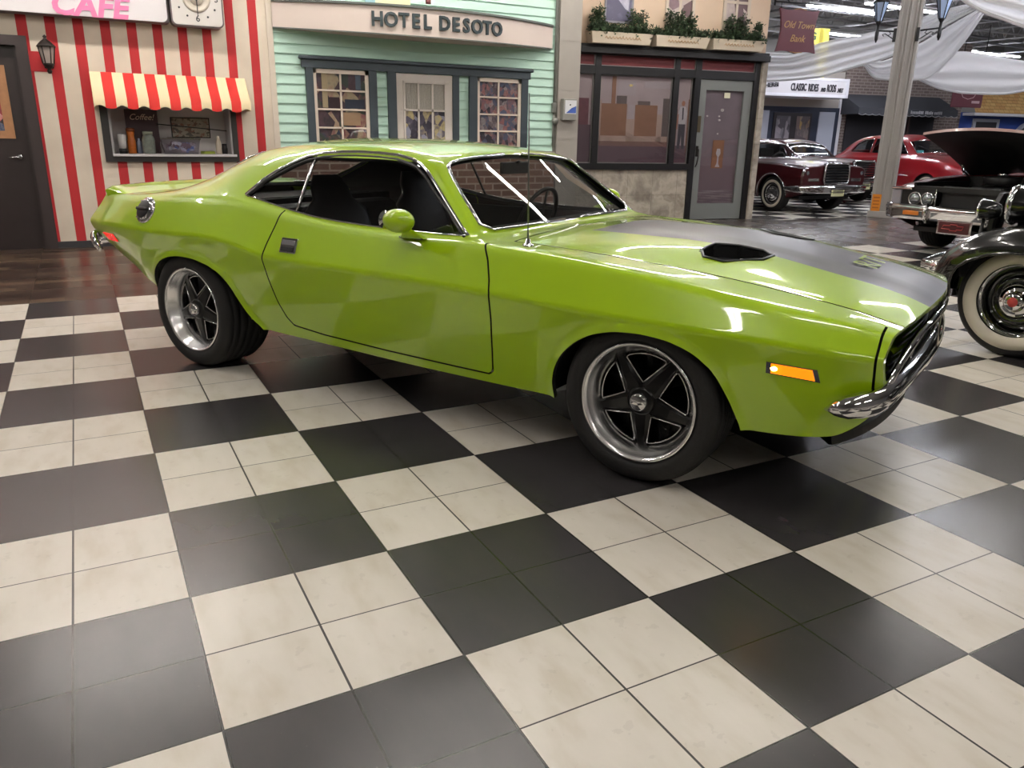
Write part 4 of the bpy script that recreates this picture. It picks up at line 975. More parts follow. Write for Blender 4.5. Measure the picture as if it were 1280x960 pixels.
def hotel():
    mint = mat('mint_siding', '#BEDFD0', rough=.6, var=.05, vscale=3); mintd = mat('siding_edge', '#5E7E72', rough=.7)
    x0, x1 = 2.745, 6.76
    m = MB(); z = 1.093; lap = .1155
    while z < 4.6:
        m.add([(x0, W-.002, z), (x1, W-.002, z), (x1, W+.018, z+lap), (x0, W+.018, z+lap)], [(0, 1, 2, 3)]); m.add([(x0, W-.002, z), (x1, W-.002, z), (x1, W+.022, z), (x0, W+.022, z)], [(3, 2, 1, 0)]); z += lap
    m.span((x0, W+.022, 0), (x1, W+.14, 4.6))
    struct(part('wall_back', m, mint))
    b = MB(); b.span((x0, W-.05, 0), (x1, W, 1.09)); struct(part('wall_brick_base', b, brick_material('old_brick', '#8A6657', '#69493D', '#B5AA9F', 1.5, .28, .095)))
    b = MB(); b.span((x0, W-.07, 1.09), (x1, W, 1.12)); struct(part('trim_2', b, mat('stone_ledge', '#8E877C', rough=.7)))
    b = MB(); b.span((2.69, W-.01, 0), (2.76, W+.0, 4.6)); struct(part('trim_3', b, mat('cream_post', '#D9CDBD', rough=.6)))
    NV = mat('navy_trim', '#39434A', rough=.5)
    b = MB(); b.span((3.075, W-.055, 2.098), (6.325, W, 2.205)); b.span((3.045, W-.085, 2.190), (6.36, W, 2.235), .012)
    for a, c in ((3.122, 3.212), (3.934, 4.04), (4.192, 4.307), (5.117, 5.213), (5.372, 5.492), (6.19, 6.295)): b.span((a, W-.045, 1.12), (c, W, 2.10))
    struct(part('trim_4', b, NV))
    FR = mat('window_cream', '#D9CBBC', rough=.5); GL = glassmat('shop_glass', '#F4F4F4')
    pr = [print_material('toy_print', [(.22, '#3F3640'), (.36, '#6B5058'), (.46, '#45536A'), (.56, '#CDBB98'), (.68, '#AA6A6E'), (.8, '#4E5A50')], (5, 1, 4)), print_material('toy_crowd_print', [(.22, '#4A4450'), (.38, '#8A7A80'), (.5, '#B8B0B0'), (.6, '#B87A76'), (.75, '#69708A')], (11, 1, 9))]
    for n, (a, c, mt) in enumerate(((3.212, 3.932, pr[0]), (5.492, 6.188, pr[1]))):
        wf = MB(); zt, zb = 2.09, 1.10; wf.span((a, W-.03, zb), (a+.04, W, zt)); wf.span((c-.045, W-.03, zb), (c, W, zt)); wf.span((a, W-.03, zt-.05), (c, W, zt))
        mid = (a+c)/2-.01; wf.span((mid-.012, W-.024, zb), (mid+.012, W, zt))
        for zz in (1.84, 1.612, 1.388, 1.165): wf.span((a, W-.024, zz-.011), (c, W, zz+.011))
        wf.span((a, W-.06, zb-.0), (c, W, zb+.03))
        o = struct(part('window_%d' % (n+2), wf, FR))
        g = MB(); g.span((a+.03, W-.018, zb), (c-.03, W-.015, zt-.03)); part('window_pane', g, GL, o)
        g = MB(); g.span((a+.02, W-.0085, zb), (c-.02, W+.003, zt-.02)); part('printed_view', g, mt, o)
        # pieces of the printed view that read from afar
        if n == 0:
            for (xa, xb, za, zb2, col) in ((a+.11, a+.18, 1.63, 2.04, '#CDB994'), (a+.20, a+.33, 1.63, 1.76, '#4A3038'), (a+.40, a+.66, 1.63, 1.74, '#3D4458'), (a+.37, a+.60, 1.42, 1.58, '#C8A684'), (a+.55, a+.62, 1.86, 2.03, '#6C7C90')):
                g = MB(); g.span((xa, W-.012, za), (xb, W-.009, zb2)); part('print_patch', g, mat('print_'+col[1:], col, rough=.6), o)
    d = MB(); a, c = 4.307, 5.115; d.span((a, W-.03, .02), (c, W+.02, 2.09)); do = struct(part('door_2', d, mat('hotel_door', '#CFC6BE', rough=.5)))
    gx = (4.415, 5.0)
    g = MB(); g.span((gx[0], W-.034, 1.14), (gx[1], W-.029, 1.64)); part('printed_view', g, print_material('lobby_print', [(.3, '#2E2A38'), (.5, '#5A5464'), (.62, '#B8A878'), (.75, '#8A8A9A')], (8, 8, 6)), do)
    g = MB(); rows = []
    for zz in (1.64, 1.985): rows.append([(gx[0]+(gx[1]-gx[0])*k/60, W-.034-.004*math.sin(k*1.9), zz) for k in range(61)])
    g.grid(rows, True); part('lace_curtain', g, mat('lace', '#9C978F', rough=.9, var=.3, vscale=60), do)
    g = MB()
    for xx in (gx[0]-.01, 4.605, 4.808, gx[1]): g.span((xx-.004, W-.05, 1.12), (xx+.020, W-.028, 2.0))
    for zz in (1.63, 1.98, 1.12): g.span((gx[0]-.01, W-.05, zz-.008), (gx[1]+.015, W-.028, zz+.016))
    part('muntins', g, mat('hotel_door', ''), do)
    g = MB(); g.ball((5.055, W-.06, 1.0), .028, 14); g.tube([(5.055, W-.03, 1.0), (5.055, W-.06, 1.0)], .012, 8); part('door_knob', g, mat('brass', '#A88848', rough=.3, metal=1.), do)
    # bowed fascia sign
    cx, hw = 4.723, 1.965
    yf = lambda x: W-.02-.52*(1-((x-cx)/hw)**2); zb = lambda x: 2.528-.035*(1-((x-cx)/hw)**2)
    s_ = thing('hotel_sign', 'bowed cream fascia with dark HOTEL DESOTO letters above the mint shopfront', 'sign', (0, 0, 0))
    xs = [cx-hw+2*hw*k/48 for k in range(49)]
    m = MB(); m.grid([[(x, W, zb(x)) for x in xs], [(x, yf(x), zb(x)) for x in xs], [(x, yf(x), 2.812) for x in xs], [(x, W, 2.812) for x in xs]], False); part('fascia', m, mat('fascia_cream', '#DACBC2', rough=.55), s_)
    m = MB(); m.grid([[(x, W, 2.812) for x in xs], [(x, yf(x)-.03, 2.812) for x in xs], [(x, yf(x)-.03, 2.838) for x in xs], [(x, W, 2.85) for x in xs]], False); m.grid([[(x, yf(x)-.006, zb(x)-.008) for x in xs], [(x, yf(x)-.006, zb(x)+.006) for x in xs], [(x, yf(x)+.02, zb(x)-.006) for x in xs]], False); part('fascia_molding', m, mat('fascia_grey', '#5A605C', rough=.5), s_)
    word = 'HOTEL DESOTO'; adv = dict(H=.156, O=.163, T=.146, E=.146, L=.142, D=.160, S=.150); sp = .075
    tot = sum(adv.get(ch, sp) for ch in word); k = (5.655-3.845)/tot; x = 3.845; lt = MB()
    for ch in word:
        w_ = adv.get(ch, sp)*k
        if ch != ' ':
            xm = x+w_/2; dy = (yf(xm+.01)-yf(xm-.01))/.02; rz = math.atan(dy)
            q = text_mb(ch, .228, .03, face_mtx(xm, yf(xm)-.017, 2.655, rz), bold=.0065, sx=.95); lt.add(q.v, q.f)
        x += w_
    part('lettering', lt, mat('letter_dark', '#2E3A3E', rough=.45), s_)
    for (a, c, z0, col, nm) in ((3.93, 4.06, 2.86, '#9CC4CC', 'trim_5'), (4.06, 4.53, 2.86, '#E6E3B8', 'trim_6')):
        b = MB(); b.span((a, W-.03, z0), (c, W-.01, 3.5)); struct(part(nm, b, mat('upper_'+col[1:], col, rough=.6)))
    f = MB(); rows = []
    for q in np.linspace(0, 1, 10):
        rows.append([(4.60+.05*math.sin(a)*(1-.3*q)+.02*q, W-.42+.03*math.cos(a)*(1-.3*q), 3.25-.36*q) for a in np.linspace(0, 2*PI, 15)[:-1]])
    f.grid(rows, True, True); f.add(rows[-1], [tuple(range(14))]); fl = part('furled_flag', f, mat('flag_red_grey', '#7E4A4C', rough=.8, var=.5, vscale=14)); tag(fl, 'drooping furled flag hanging above the HOTEL DESOTO sign', 'flag')
    # grey panelled pier with conduit and sensor box
    GR = mat('pier_grey', '#A09A92', rough=.5, var=.05)
    p = MB()
    for a, c in ((0, .615), (.62, 1.292), (1.298, 1.971), (1.977, 2.645), (2.651, 3.32), (3.326, 4.6)): p.span((6.80, W-.035, a), (7.165, W+.6, c))
    p.span((6.805, W-.03, 0), (7.16, W+.58, 4.6)); struct(part('wall_pier', p, GR))
    p = MB(); p.span((6.755, W-.005, 0), (6.80, W+.3, 4.6)); struct(part('trim_7', p, mat('pier_edge', '#77756F', rough=.5)))
    c = thing('conduit', 'grey electrical conduit pipe with junction cover running up beside the mint siding', 'conduit', (6.742, W-.02, 0))
    q = MB(); q.tube([(0, 0, 1.78), (0, 0, 4.5)], .013, 10); part('pipe', q, mat('conduit_grey', '#85857F', rough=.4, metal=.5), c)
    q = MB(); q.span((-.03, -.03, 1.66), (.03, .02, 1.80), .008); q.lathe([(.05, 0), (.05, .035), (.03, .05), (.0001, .052)], 20, Matrix.Translation((.01, -.02, 1.545)) @ Matrix.Rotation(PI/2, 4, 'X')); q.tube([(0, 0, 1.66), (0, 0, 1.2)], .012, 8); part('junction_cover', q, mat('conduit_grey', ''), c)
    c = thing('sensor_box', 'small pale grey wall box with white and blue label on the grey pier', 'box', (6.965, W-.035, 1.712))
    q = MB(); q.span((-.118, -.085, -.152), (.118, 0, .150), .012); part('case', q, mat('box_grey', '#8E8C86', rough=.45), c)
    q = MB(); q.span((-.088, -.089, -.06), (.105, -.085, .128)); part('label_plate', q, mat('label_white', '#D8D8DC', rough=.4), c)
    q = MB(); q.prism([(-.07, -.05), (.10, -.05), (.10, .05), (.02, .02)], 0, .002, face_mtx(0, -.089, 0)); part('label_blue', q, mat('label_blue', '#4A66B8', rough=.4), c)
    q = MB(); q.lathe([(.012, 0), (.0001, .002)], 12, face_mtx(0, -.089, .065)); part('label_dot', q, BLACK, c)
BANK = ((7.1, 4.6, 0), R(-10)); FAR = ((16, 11.7, 0), R(-10))
def at(fr, u, off, z):
    """world point: u along the facade, off metres in front of it"""
    (x, y, z0), a = fr; return (x+u*math.cos(a)+off*math.sin(a), y+u*math.sin(a)-off*math.cos(a), z0+z)
def place(o, fr, u=0, off=0, z=0):
    o.location = at(fr, u, off, z); o.rotation_euler = (0, 0, fr[1]); return o
def bank():
    BF = mat('black_frame', '#1B1B1D', rough=.4, var=.15); ST = mat('peach_stucco', '#D8C0A8', rough=.85, bump=.2, bscale=60, var=.04)
    HOL = [(.05, .70, .93, 2.28), (.81, 2.09, .93, 2.28), (2.19, 2.46, .93, 2.28), (2.585, 3.60, -.01, 2.275)]
    w = wall_holes(-.25, 3.80, 0, 2.60, HOL, .03, .35).build('wall_right', mat('bank_wall_black', '#1E1D1E', rough=.5)); struct(place(w, BANK))
    b = MB(); b.span((-.2, -.02, 0), (2.545, .03, .83)); struct(place(part('trim_8', b, marble_material()), BANK))
    b = MB(); b.span((3.70, -.10, 0), (3.80, .40, 2.56)); struct(place(part('wall_pilaster', b, MATS['marble_tile']), BANK))
    b = MB(); b.span((-.25, .0, 2.70), (3.79, .35, 4.8)); struct(place(part('wall_upper', b, ST), BANK))
    f = MB()
    f.span((-.2, -.16, 2.567), (3.80, .05, 2.66), .01); f.span((-.2, -.13, 2.655), (3.785, .05, 2.70)); struct(place(part('trim_9', f, BF), BANK))
    f = MB()
    for a, c in ((.70, .80), (2.10, 2.19), (2.48, 2.585), (3.60, 3.70)): f.span((a, -.05, 0 if a > 2.3 else .83), (c, .03, 2.58))
    f.span((-.2, -.06, .83), (2.5, .03, .93)); f.span((-.2, -.045, 2.275), (3.7, .03, 2.40)); f.span((-.2, -.045, 2.555), (3.7, .03, 2.60)); struct(place(part('trim_10', f, BF), BANK))
    f = MB()
    for a, c in ((-.2, .70), (.80, 2.10), (2.19, 2.48), (2.585, 3.60)): f.span((a, -.01, 2.40), (c, .02, 2.56))
    tr = struct(place(part('trim_11', f, mat('transom_red', '#6E2A2E', rough=.5)), BANK))
    f = MB()
    for a, c in ((-.2, .70), (.80, 2.10), (2.19, 2.48), (2.585, 3.60)): f.span((c-.016, -.03, 2.40), (c, -.01, 2.56)); f.span((a, -.03, 2.40), (c, -.01, 2.412))
    part('metal_edge', f, mat('aluminium', '#9A9896', rough=.35, metal=.8), tr)
    AL = mat('aluminium', ''); GL = glassmat('shop_glass', ''); P = lambda n, c: mat(n, c, rough=.55, var=.12, vscale=6)
    WALLP = mat('print_lilac', '#B3A3A7', rough=.6, var=.14, vscale=4); FLP = mat('print_plum', '#6A5660', rough=.5, var=.12, vscale=5); BRN = mat('print_brown', '#936C58', rough=.55, var=.15, vscale=7)
    def pane(n, a, c, draw):
        f = MB(); f.span((a, -.005, .93), (a+.016, .03, 2.28)); f.span((c-.016, -.005, .93), (c, .03, 2.28)); f.span((a, -.005, .93), (c, .03, .946)); f.span((a, -.005, 2.264), (c, .03, 2.28))
        o = struct(place(part('window_%d' % n, f, AL), BANK))
        g = MB(); g.span((a, .002, .93), (c, .006, 2.28)); part('window_pane', g, GL, o)
        g = MB(); g.span((a, .022, .93), (c, .032, 2.28)); part('printed_wall', g, WALLP, o)
        for nm, m, boxes in draw:
            g = MB()
            for (xa, xb, za, zb) in boxes: g.span((xa, .018, za), (xb, .0215, zb))
            part(nm, g, m, o)
        return o
    pane(4, .05, .70, [('printed_floor', FLP, [(.05, .70, .93, 1.52)]), ('printed_shelves', mat('print_mauve', '#7A4E58', rough=.6, var=.4, vscale=14), [(.30, .64, 1.52, 1.92)])])
    o = pane(5, .81, 2.09, [('printed_floor', FLP, [(.81, 2.09, .93, 1.20)]), ('printed_rug', mat('print_mauve_brown', '#876862', rough=.6), [(.81, 2.09, 1.20, 1.275)]), ('printed_counter', BRN, [(.86, 1.31, 1.36, 1.85), (1.46, 1.86, 1.36, 1.84)]), ('printed_pillar', mat('print_pinkgrey', '#B59D94', rough=.6), [(.81, .86, 1.275, 1.9), (1.31, 1.46, 1.275, 1.62), (1.86, 1.96, 1.275, 1.7), (.81, 2.09, 1.275, 1.36)]),
        ('printed_post', BRN, [(1.03, 1.10, 1.85, 2.26)]), ('printed_desk', mat('print_greybrown', '#6B6060', rough=.6), [(1.96, 2.09, 1.36, 1.95), (1.12, 1.30, 1.85, 1.97), (1.5, 1.72, 1.84, 1.90)]), ('printed_window', mat('print_pale', '#B4A8AE', rough=.6), [(1.14, 1.45, 1.98, 2.2), (1.6, 2.05, 2.1, 2.2), (1.33, 1.44, 1.62, 1.84)])])
    g = MB(); g.ball((1.36, .0175, 2.13), (.035, .004, .018), 12); part('printed_lamp', g, mat('print_lamp', '#F0D890', rough=.5), o)
    o = pane(6, 2.19, 2.46, [('printed_floor', FLP, [(2.19, 2.46, .93, 1.22)]), ('printed_frame', BRN, [(2.19, 2.235, 1.1, 1.8), (2.425, 2.46, 1.1, 1.95)])])
    # the man in the printed view: a flat picture on the print
    M = BANKM = Matrix.Identity(4)
    def flat(nm, poly, m, d): g = MB(); g.prism(poly, 0, .002, Matrix.Translation((2.33, .0178-d, 1.5)) @ Matrix.Rotation(PI/2, 4, 'X')); part(nm, g, m, o)
    flat('printed_trousers', [(-.065, -.33), (-.02, -.33), (.0, -.10), (.02, -.33), (.065, -.33), (.06, .08), (-.06, .08)], mat('print_slate', '#4A4650', rough=.6), .000)
    flat('printed_shirt', [(-.06, .06), (.06, .06), (.085, .22), (.05, .335), (-.05, .335), (-.085, .22)], mat('print_white', '#C8C2C8', rough=.6), .002)
    flat('printed_head', [(.032*math.cos(a), .385+.042*math.sin(a)) for a in np.linspace(0, 2*PI, 15)[:-1]], mat('print_skin', '#B07A64', rough=.6), .003)
    flat('printed_arm', [(-.085, .22), (-.07, .22), (-.085, -.02), (-.11, -.02)], mat('print_skin', ''), .003)
    flat('printed_tie', [(-.012, .32), (.012, .32), (.016, .14), (-.006, .12)], mat('print_slate', ''), .0045)
    # door
    DG = mat('door_grey', '#777A78', rough=.4)
    d = wall_holes(2.60, 3.595, .01, 2.265, [(2.722, 3.445, .275, 2.105)], -.015, .045).build('door_3', DG); struct(place(d, BANK))
    g = MB(); g.span((2.715, .006, .27), (3.45, .010, 2.11)); part('door_pane', g, glassmat('door_glass', '#F4F4F4'), d)
    g = MB(); g.span((2.70, .028, .26), (3.47, .04, 2.12)); part('printed_view', g, mat('print_dusk', '#8E8088', rough=.5, var=.25, vscale=3.5), d)
    g = MB(); g.span((2.72, .024, .28), (3.445, .0275, .9)); part('printed_floor', g, mat('print_dusk_floor', '#85757C', rough=.5), d)
    g = MB(); g.span((2.955, .020, .86), (3.175, .0238, 1.32)); part('printed_stand', g, mat('print_tan', '#A5785A', rough=.55), d)
    g = MB(); g.prism([(-.045, 0), (.045, 0), (.016, .06), (.014, .17), (.045, .22), (.03, .30), (-.03, .30), (-.045, .22), (-.014, .17), (-.016, .06)], 0, .002, Matrix.Translation((3.075, .0195, .88)) @ Matrix.Rotation(PI/2, 4, 'X')); part('printed_figure', g, mat('print_white', ''), d)
    g = MB(); g.span((3.08, .001, 1.99), (3.19, .005, 2.075)); part('door_sticker', g, mat('sticker', '#D8D4B8', rough=.5), d)
    g = MB()
    for (x, z, r) in ((3.08, 1.80, .035), (2.80, 1.70, .02), (3.04, 1.64, .025), (3.03, 1.70, .02), (3.03, 1.42, .018)): g.ball((x, .024, z), (r, .004, r*.7), 12)
    part('printed_lamps', g, mat('print_lights', '#E4DCD8', rough=.5), d)
    g = MB(); g.span((2.60, -.025, 1.44), (2.665, -.015, 1.70), .004); part('lock_plate', g, mat('brass_plate', '#6E6450', rough=.4, metal=.7), d)
    g = MB(); g.span((2.61, -.025, 1.05), (2.66, -.015, 1.22), .004); g.tube([(2.635, -.02, 1.19), (2.635, -.075, 1.16), (2.63, -.085, 1.05), (2.615, -.08, .93), (2.60, -.06, .88)], [.010, .011, .012, .011, .007], 8); part('door_handle', g, mat('pewter', '#3C3A38', rough=.35, metal=.7), d)
    # upper windows
    for n, (a, c) in enumerate(((.82, 1.30), (1.86, 2.38), (2.90, 3.40))):
        f = MB(); zb, zt = 3.02, 4.3
        for q in ((a, -.03, zb, a+.05, zt), (c-.05, -.03, zb, c, zt), (a, -.03, zb, c, zb+.05), ((a+c)/2-.02, -.025, zb, (a+c)/2+.02, zt), (a, -.025, 3.42, c, 3.46)): f.span((q[0], q[1], q[2]), (q[3], 0, q[4]))
        if n == 0: f = MB(); [f.span(*q) for q in (((a, -.03, zb), (a+.025, 0, zt)), ((c-.025, -.03, zb), (c, 0, zt)), ((a, -.03, zb), (c, 0, zb+.03)))]
        o = struct(place(part('window_%d' % (7+n), f, mat('upper_frame', '#CDBFAE' if n else '#8C8A92', rough=.5) if n else mat('upper_frame_grey', '#8C8A92', rough=.5)), BANK))
        g = MB(); g.span((a, -.012, zb), (c, -.006, zt)); part('printed_view', g, print_material('sky_print' if n == 0 else 'upper_print', [(.3, '#5A5870'), (.5, '#8886A0'), (.65, '#C8C6D4')] if n == 0 else [(.3, '#6A5458'), (.5, '#988088'), (.65, '#C0B2AC')], (3, 3, 2.5)), o)
    # planters
    PL = mat('planter_cream', '#CFC2AE', rough=.6, var=.06); GO = mat('planter_gold', '#B98A52', rough=.5)
    LEAF = NT('boxwood_leaf', .5); v, X, Y, Z = LEAF.pos(True); LEAF.color(LEAF.ramp(LEAF.noise(v, 14., 3.), [(.3, '#1E2A1C'), (.55, '#33452C'), (.75, '#4C6040')]))
    spec = [(.50, 1.53, 'left', [(.62, .30), (.72, .36), (1.42, .34), (1.30, .28)]), (1.585, 2.53, 'middle', [(1.85, .34), (2.0, .36), (2.3, .30), (2.12, .33)]), (2.60, 3.56, 'right', [(2.95, .34), (3.2, .36), (3.44, .26), (3.08, .33)])]
    lab = {'left': 'cream flower box of boxwood nearest the grey pier, above the bank windows', 'middle': 'middle cream flower box of boxwood on the black bank cornice', 'right': 'cream flower box of boxwood above the grey bank door'}
    for a, c, nm, tall in spec:
        t = place(thing('flower_box', lab[nm], 'planter', group='flower boxes on the bank cornice'), BANK, (a+c)/2, 0, 2.70); h = (c-a)/2
        b = MB(); rows = [[(-h*k+0, -y0, z), (h*k, -y0, z), (h*k, -.06, z), (-h*k, -.06, z)] for z, k, y0 in ((0, .93, .27), (.155, 1.0, .31))]
        b.grid(rows, False, True); b.add(rows[0], [(0, 1, 2, 3)]); b.span((-h*.98, -.30, .12), (h*.98, -.07, .14)); part('trough', b, PL, t)
        b = MB(); x = -h*.55; k = 0
        while x < h*.55:
            b.tube([(x, -.292, .07), (x+.02, -.297, .095), (x+.035, -.292, .07), (x+.05, -.290, .06)], .004, 5); x += .055; k += 1
        b2 = part('painted_scroll', b, GO, t); b2['kind'] = 'stuff'
        random.seed(len(nm)*7); lf = MB(); stm = MB()
        pts = [(random.uniform(-h*.98, h*.98), random.uniform(-.30, -.08), random.uniform(.13, .25)) for _ in range(260)]
        for u_, hh in tall:
            x = u_-(a+c)/2
            for j in range(3):
                xx = x+random.uniform(-.05, .05); tip = (xx+random.uniform(-.08, .08), -.18+random.uniform(-.05, .05), .16+hh*random.uniform(.75, 1.05)); stm.tube([(xx, -.18, .13), tip], .004, 5)
                for q in np.linspace(.25, 1, 12): pts.append((xx+(tip[0]-xx)*q+random.uniform(-.05, .05), -.18+(tip[1]+.18)*q+random.uniform(-.05, .05), .13+(tip[2]-.13)*q+random.uniform(-.03, .03)))
        for p in pts:
            for j in range(8):
                d = Vector((random.gauss(0, 1), random.gauss(0, 1), random.gauss(.4, 1))).normalized(); L = random.uniform(.035, .06); s2 = d.orthogonal().normalized()*L*.36; c0 = Vector(p)+Vector((random.uniform(-.03, .03), random.uniform(-.03, .03), random.uniform(-.03, .03)))
                lf.add([c0, c0+d*L*.5+s2, c0+d*L, c0+d*L*.5-s2], [(0, 1, 2, 3)])
        part('foliage', lf, LEAF.m, t, fix=False); part('stems', stm, mat('stem_brown', '#3A3024', rough=.8), t)['kind'] = 'stuff'
    # hanging bank sign
    t = place(thing('bank_sign', 'burgundy hanging sign with gold Old Town Bank script at the corner of the bank', 'sign'), BANK, 4.29, .10, 3.07)
    poly = []
    def sd(x0, y0, x1, y1, bow, n=8):
        for k in range(n):
            q = k/n; x = x0+(x1-x0)*q; y = y0+(y1-y0)*q; w_ = math.sin(PI*q)*bow; L = math.hypot(x1-x0, y1-y0); poly.append((x-(y1-y0)/L*w_, y+(x1-x0)/L*w_))
    sd(-.39, -.33, 0, -.35, .025); sd(0, -.35, .39, -.33, .025); sd(.39, -.33, .385, .33, .06); sd(.385, .33, 0, .35, .03); sd(0, .35, -.385, .33, .03); sd(-.385, .33, -.39, -.33, .06)
    b = MB(); b.prism(poly, -.02, .02, face_mtx(0, 0, 0)); part('sign_board', b, mat('burgundy', '#5B2630', rough=.5, var=.08), t)
    G = mat('sign_gold', '#B08A52', rough=.45)
    part('lettering', (lambda q1, q2: (q1.add(q2.v, q2.f), q1)[1])(text_mb('Old Town', .155, .004, face_mtx(0, -.022, .085), shear=.35, sx=.92), text_mb('Bank', .155, .004, face_mtx(0, -.022, -.12), shear=.35, sx=.95)), G, t)
    b = MB(); b.tube([(-.50, 0, .42), (.42, 0, .42)], .012, 8); b.tube([(-.36, 0, .42), (-.36, 0, .32)], .006, 6); b.tube([(.36, 0, .42), (.36, 0, .32)], .006, 6); b.tube([(-.49, 0, .62), (-.2, 0, .42)], .010, 8); b.tube([(-.49, 0, .36), (-.49, 0, .8)], .014, 8); part('bracket', b, BLACK, t)
    b = MB(); b.tube([(-.12, -.022, .32), (0, -.024, .338), (.12, -.022, .32)], .006, 6); b.tube([(-.12, -.022, -.325), (0, -.024, -.335), (.12, -.022, -.325)], .006, 6); part('scroll_ornament', b, G, t)

def far_shops():
    CRM = mat('theatre_cream', '#A39C94', rough=.6); NVY = mat('theatre_navy', '#242A3C', rough=.5); WH = mat('theatre_white', '#C9C8CC', rough=.5)
    w = MB(); w.span((-1, 0, 0), (5.02, .3, 3.3)); struct(place(part('wall_theatre', w, CRM), FAR))
    w = MB(); w.span((4.92, -.03, 0), (5.06, 0, 3.0)); struct(place(part('trim_12', w, WH), FAR))
    w = MB(); w.span((2.16, -.06, 0), (4.93, 0, 2.29)); struct(place(part('trim_13', w, NVY), FAR))
    d = MB(); d.span((2.62, -.09, 0), (3.95, -.06, 2.12)); do = struct(place(part('door_4', d, mat('theatre_door', '#241E22', rough=.45)), FAR))
    for a, c, st in ((2.72, 3.20, [(.3, '#4A464C'), (.5, '#6E6A70'), (.7, '#8A8288')]), (3.42, 3.88, [(.3, '#4E4648'), (.5, '#766A66'), (.62, '#A8884A'), (.75, '#6A5A58')])):
        g = MB(); g.span((a, -.10, .25), (c, -.09, 2.03)); part('door_poster', g, print_material('theatre_print_%d' % int(a*100), st, (5, 5, 3)), do)
    for nm, a, c in (('window_10', 2.0, 2.46), ('window_11', 4.21, 4.78)):
        g = MB(); g.span((a, -.085, .25), (c, -.055, 2.17)); struct(place(part(nm, g, mat('poster_pale', '#A8ACB8', rough=.4)), FAR))
    t = place(thing('theatre_marquee', 'white theatre marquee with black CLASSIC RIDES AND RODS letters', 'marquee'), FAR)
    b = MB(); b.span((-.5, -1.0, 2.56), (4.33, 0, 3.0)); part('marquee_box', b, WH, t)
    b = MB(); b.span((-.5, -1.02, 2.515), (4.36, -.96, 2.60)); b.span((-.5, -1.02, 2.96), (4.36, -.96, 3.03)); b.span((4.26, -1.02, 2.515), (4.36, 0, 3.03)); b.span((-.5, -1.02, 2.515), (4.36, 0, 2.53)); part('marquee_frame', b, mat('marquee_trim', '#D4D4DA', rough=.45), t)
    b = MB(); b.span((-.5, -1.008, 2.60), (4.26, -1.0, 2.96)); part('letter_panel', b, mat('marquee_panel', '#C6C4C6', rough=.35), t)
    q = MB()
    for s_, u0, u1, sz in (('CLASSIC', 2.41, 2.92, .27), ('RIDES', 2.985, 3.32, .27), ('AND', 3.41, 3.575, .14), ('RODS', 3.615, 3.915, .27), ('.NET', 3.97, 4.17, .15)):
        r = text_mb(s_, sz, .02, Matrix.Identity(4), bold=.006); xs_ = [p[0] for p in r.v]; k = (u1-u0)/(max(xs_)-min(xs_)); M = face_mtx((u0+u1)/2, -1.015, 2.755 if sz > .2 else 2.715)
        q.add([M @ Vector((p[0]*k, p[1], p[2])) for p in r.v], r.f)
    r = text_mb('HERBI', .16, .02, face_mtx(1.78, -1.015, 2.79) @ Matrix.Rotation(.09, 4, 'Z'), bold=.003, sx=1.05); q.add(r.v, r.f)
    part('lettering', q, mat('marquee_black', '#28262C', rough=.5), t)
    # brick shop
    w = MB(); w.span((5.06, 0, 0), (9.67, .3, 4.3)); struct(place(part('wall_brick', w, brick_material('far_brick', '#574A46', '#6E615C', '#90877F', 1.4, .23, .085)), FAR))
    w = MB(); w.span((5.0, .3, 0), (9.6, .4, 7)); 
    g = MB(); g.span((5.25, -.04, 0), (8.6, 0, 2.3)); o = struct(place(part('window_12', g, mat('dark_shopfront', '#2B2A2E', rough=.35)), FAR))
    g = MB()
    for a in (6.9, 7.35, 7.55): g.span((a, -.07, 0), (a+.09, -.04, 2.2))
    part('mullion', g, mat('dark_wood', '#4A3A3A', rough=.5), o)
    t = place(thing('shop_awning', 'black scalloped shop awning with white lettering on the brick shopfront', 'awning'), FAR)
    BA = mat('awning_black', '#3A3C42', rough=.8); b = MB(); b.grid([[(5.0, 0, 2.70), (8.71, 0, 2.70)], [(5.0, -.8, 2.30), (8.71, -.8, 2.30)]], False); b.add([(5.0, 0, 2.70), (5.0, -.8, 2.30), (5.0, -.8, 2.12), (5.0, 0, 2.12)], [(0, 1, 2, 3)]); b.add([(8.71, 0, 2.70), (8.71, -.8, 2.30), (8.71, -.8, 2.12), (8.71, 0, 2.12)], [(3, 2, 1, 0)])
    n = 15; xs = np.linspace(5.0, 8.71, n*6+1); b.grid([[(x, -.8, 2.30) for x in xs], [(x, -.805, 2.13-.035*abs(math.sin(PI*n*(x-5.0)/3.71))) for x in xs]], False); part('awning_fabric', b, BA, t)
    b = MB(); b.tube([(x, -.81, 2.128-.035*abs(math.sin(PI*n*(x-5.0)/3.71))) for x in xs], .008, 5); part('awning_binding', b, mat('binding_white', '#A9A9AE', rough=.6), t)
    b = MB()
    for a, c in ((6.90, 7.36), (7.45, 7.72), (7.80, 8.10)):
        k = a; random.seed(int(a*10))
        while k < c: b.span((k, -.815, 2.165), (k+.035, -.80, 2.165+random.choice((.07, .085, .09)))); k += .062
    b = part('awning_script', b, mat('binding_white', ''), t); b['kind'] = 'stuff'
    t = place(thing('maroon_sign', 'maroon hanging sign with pale oval lettering in front of the shingled blue shop', 'sign'), FAR, 8.22, 1.5, 2.62)
    b = MB(); b.span((-.57, -.03, -.26), (.57, .03, .30), .02); part('sign_board', b, mat('burgundy', ''), t)
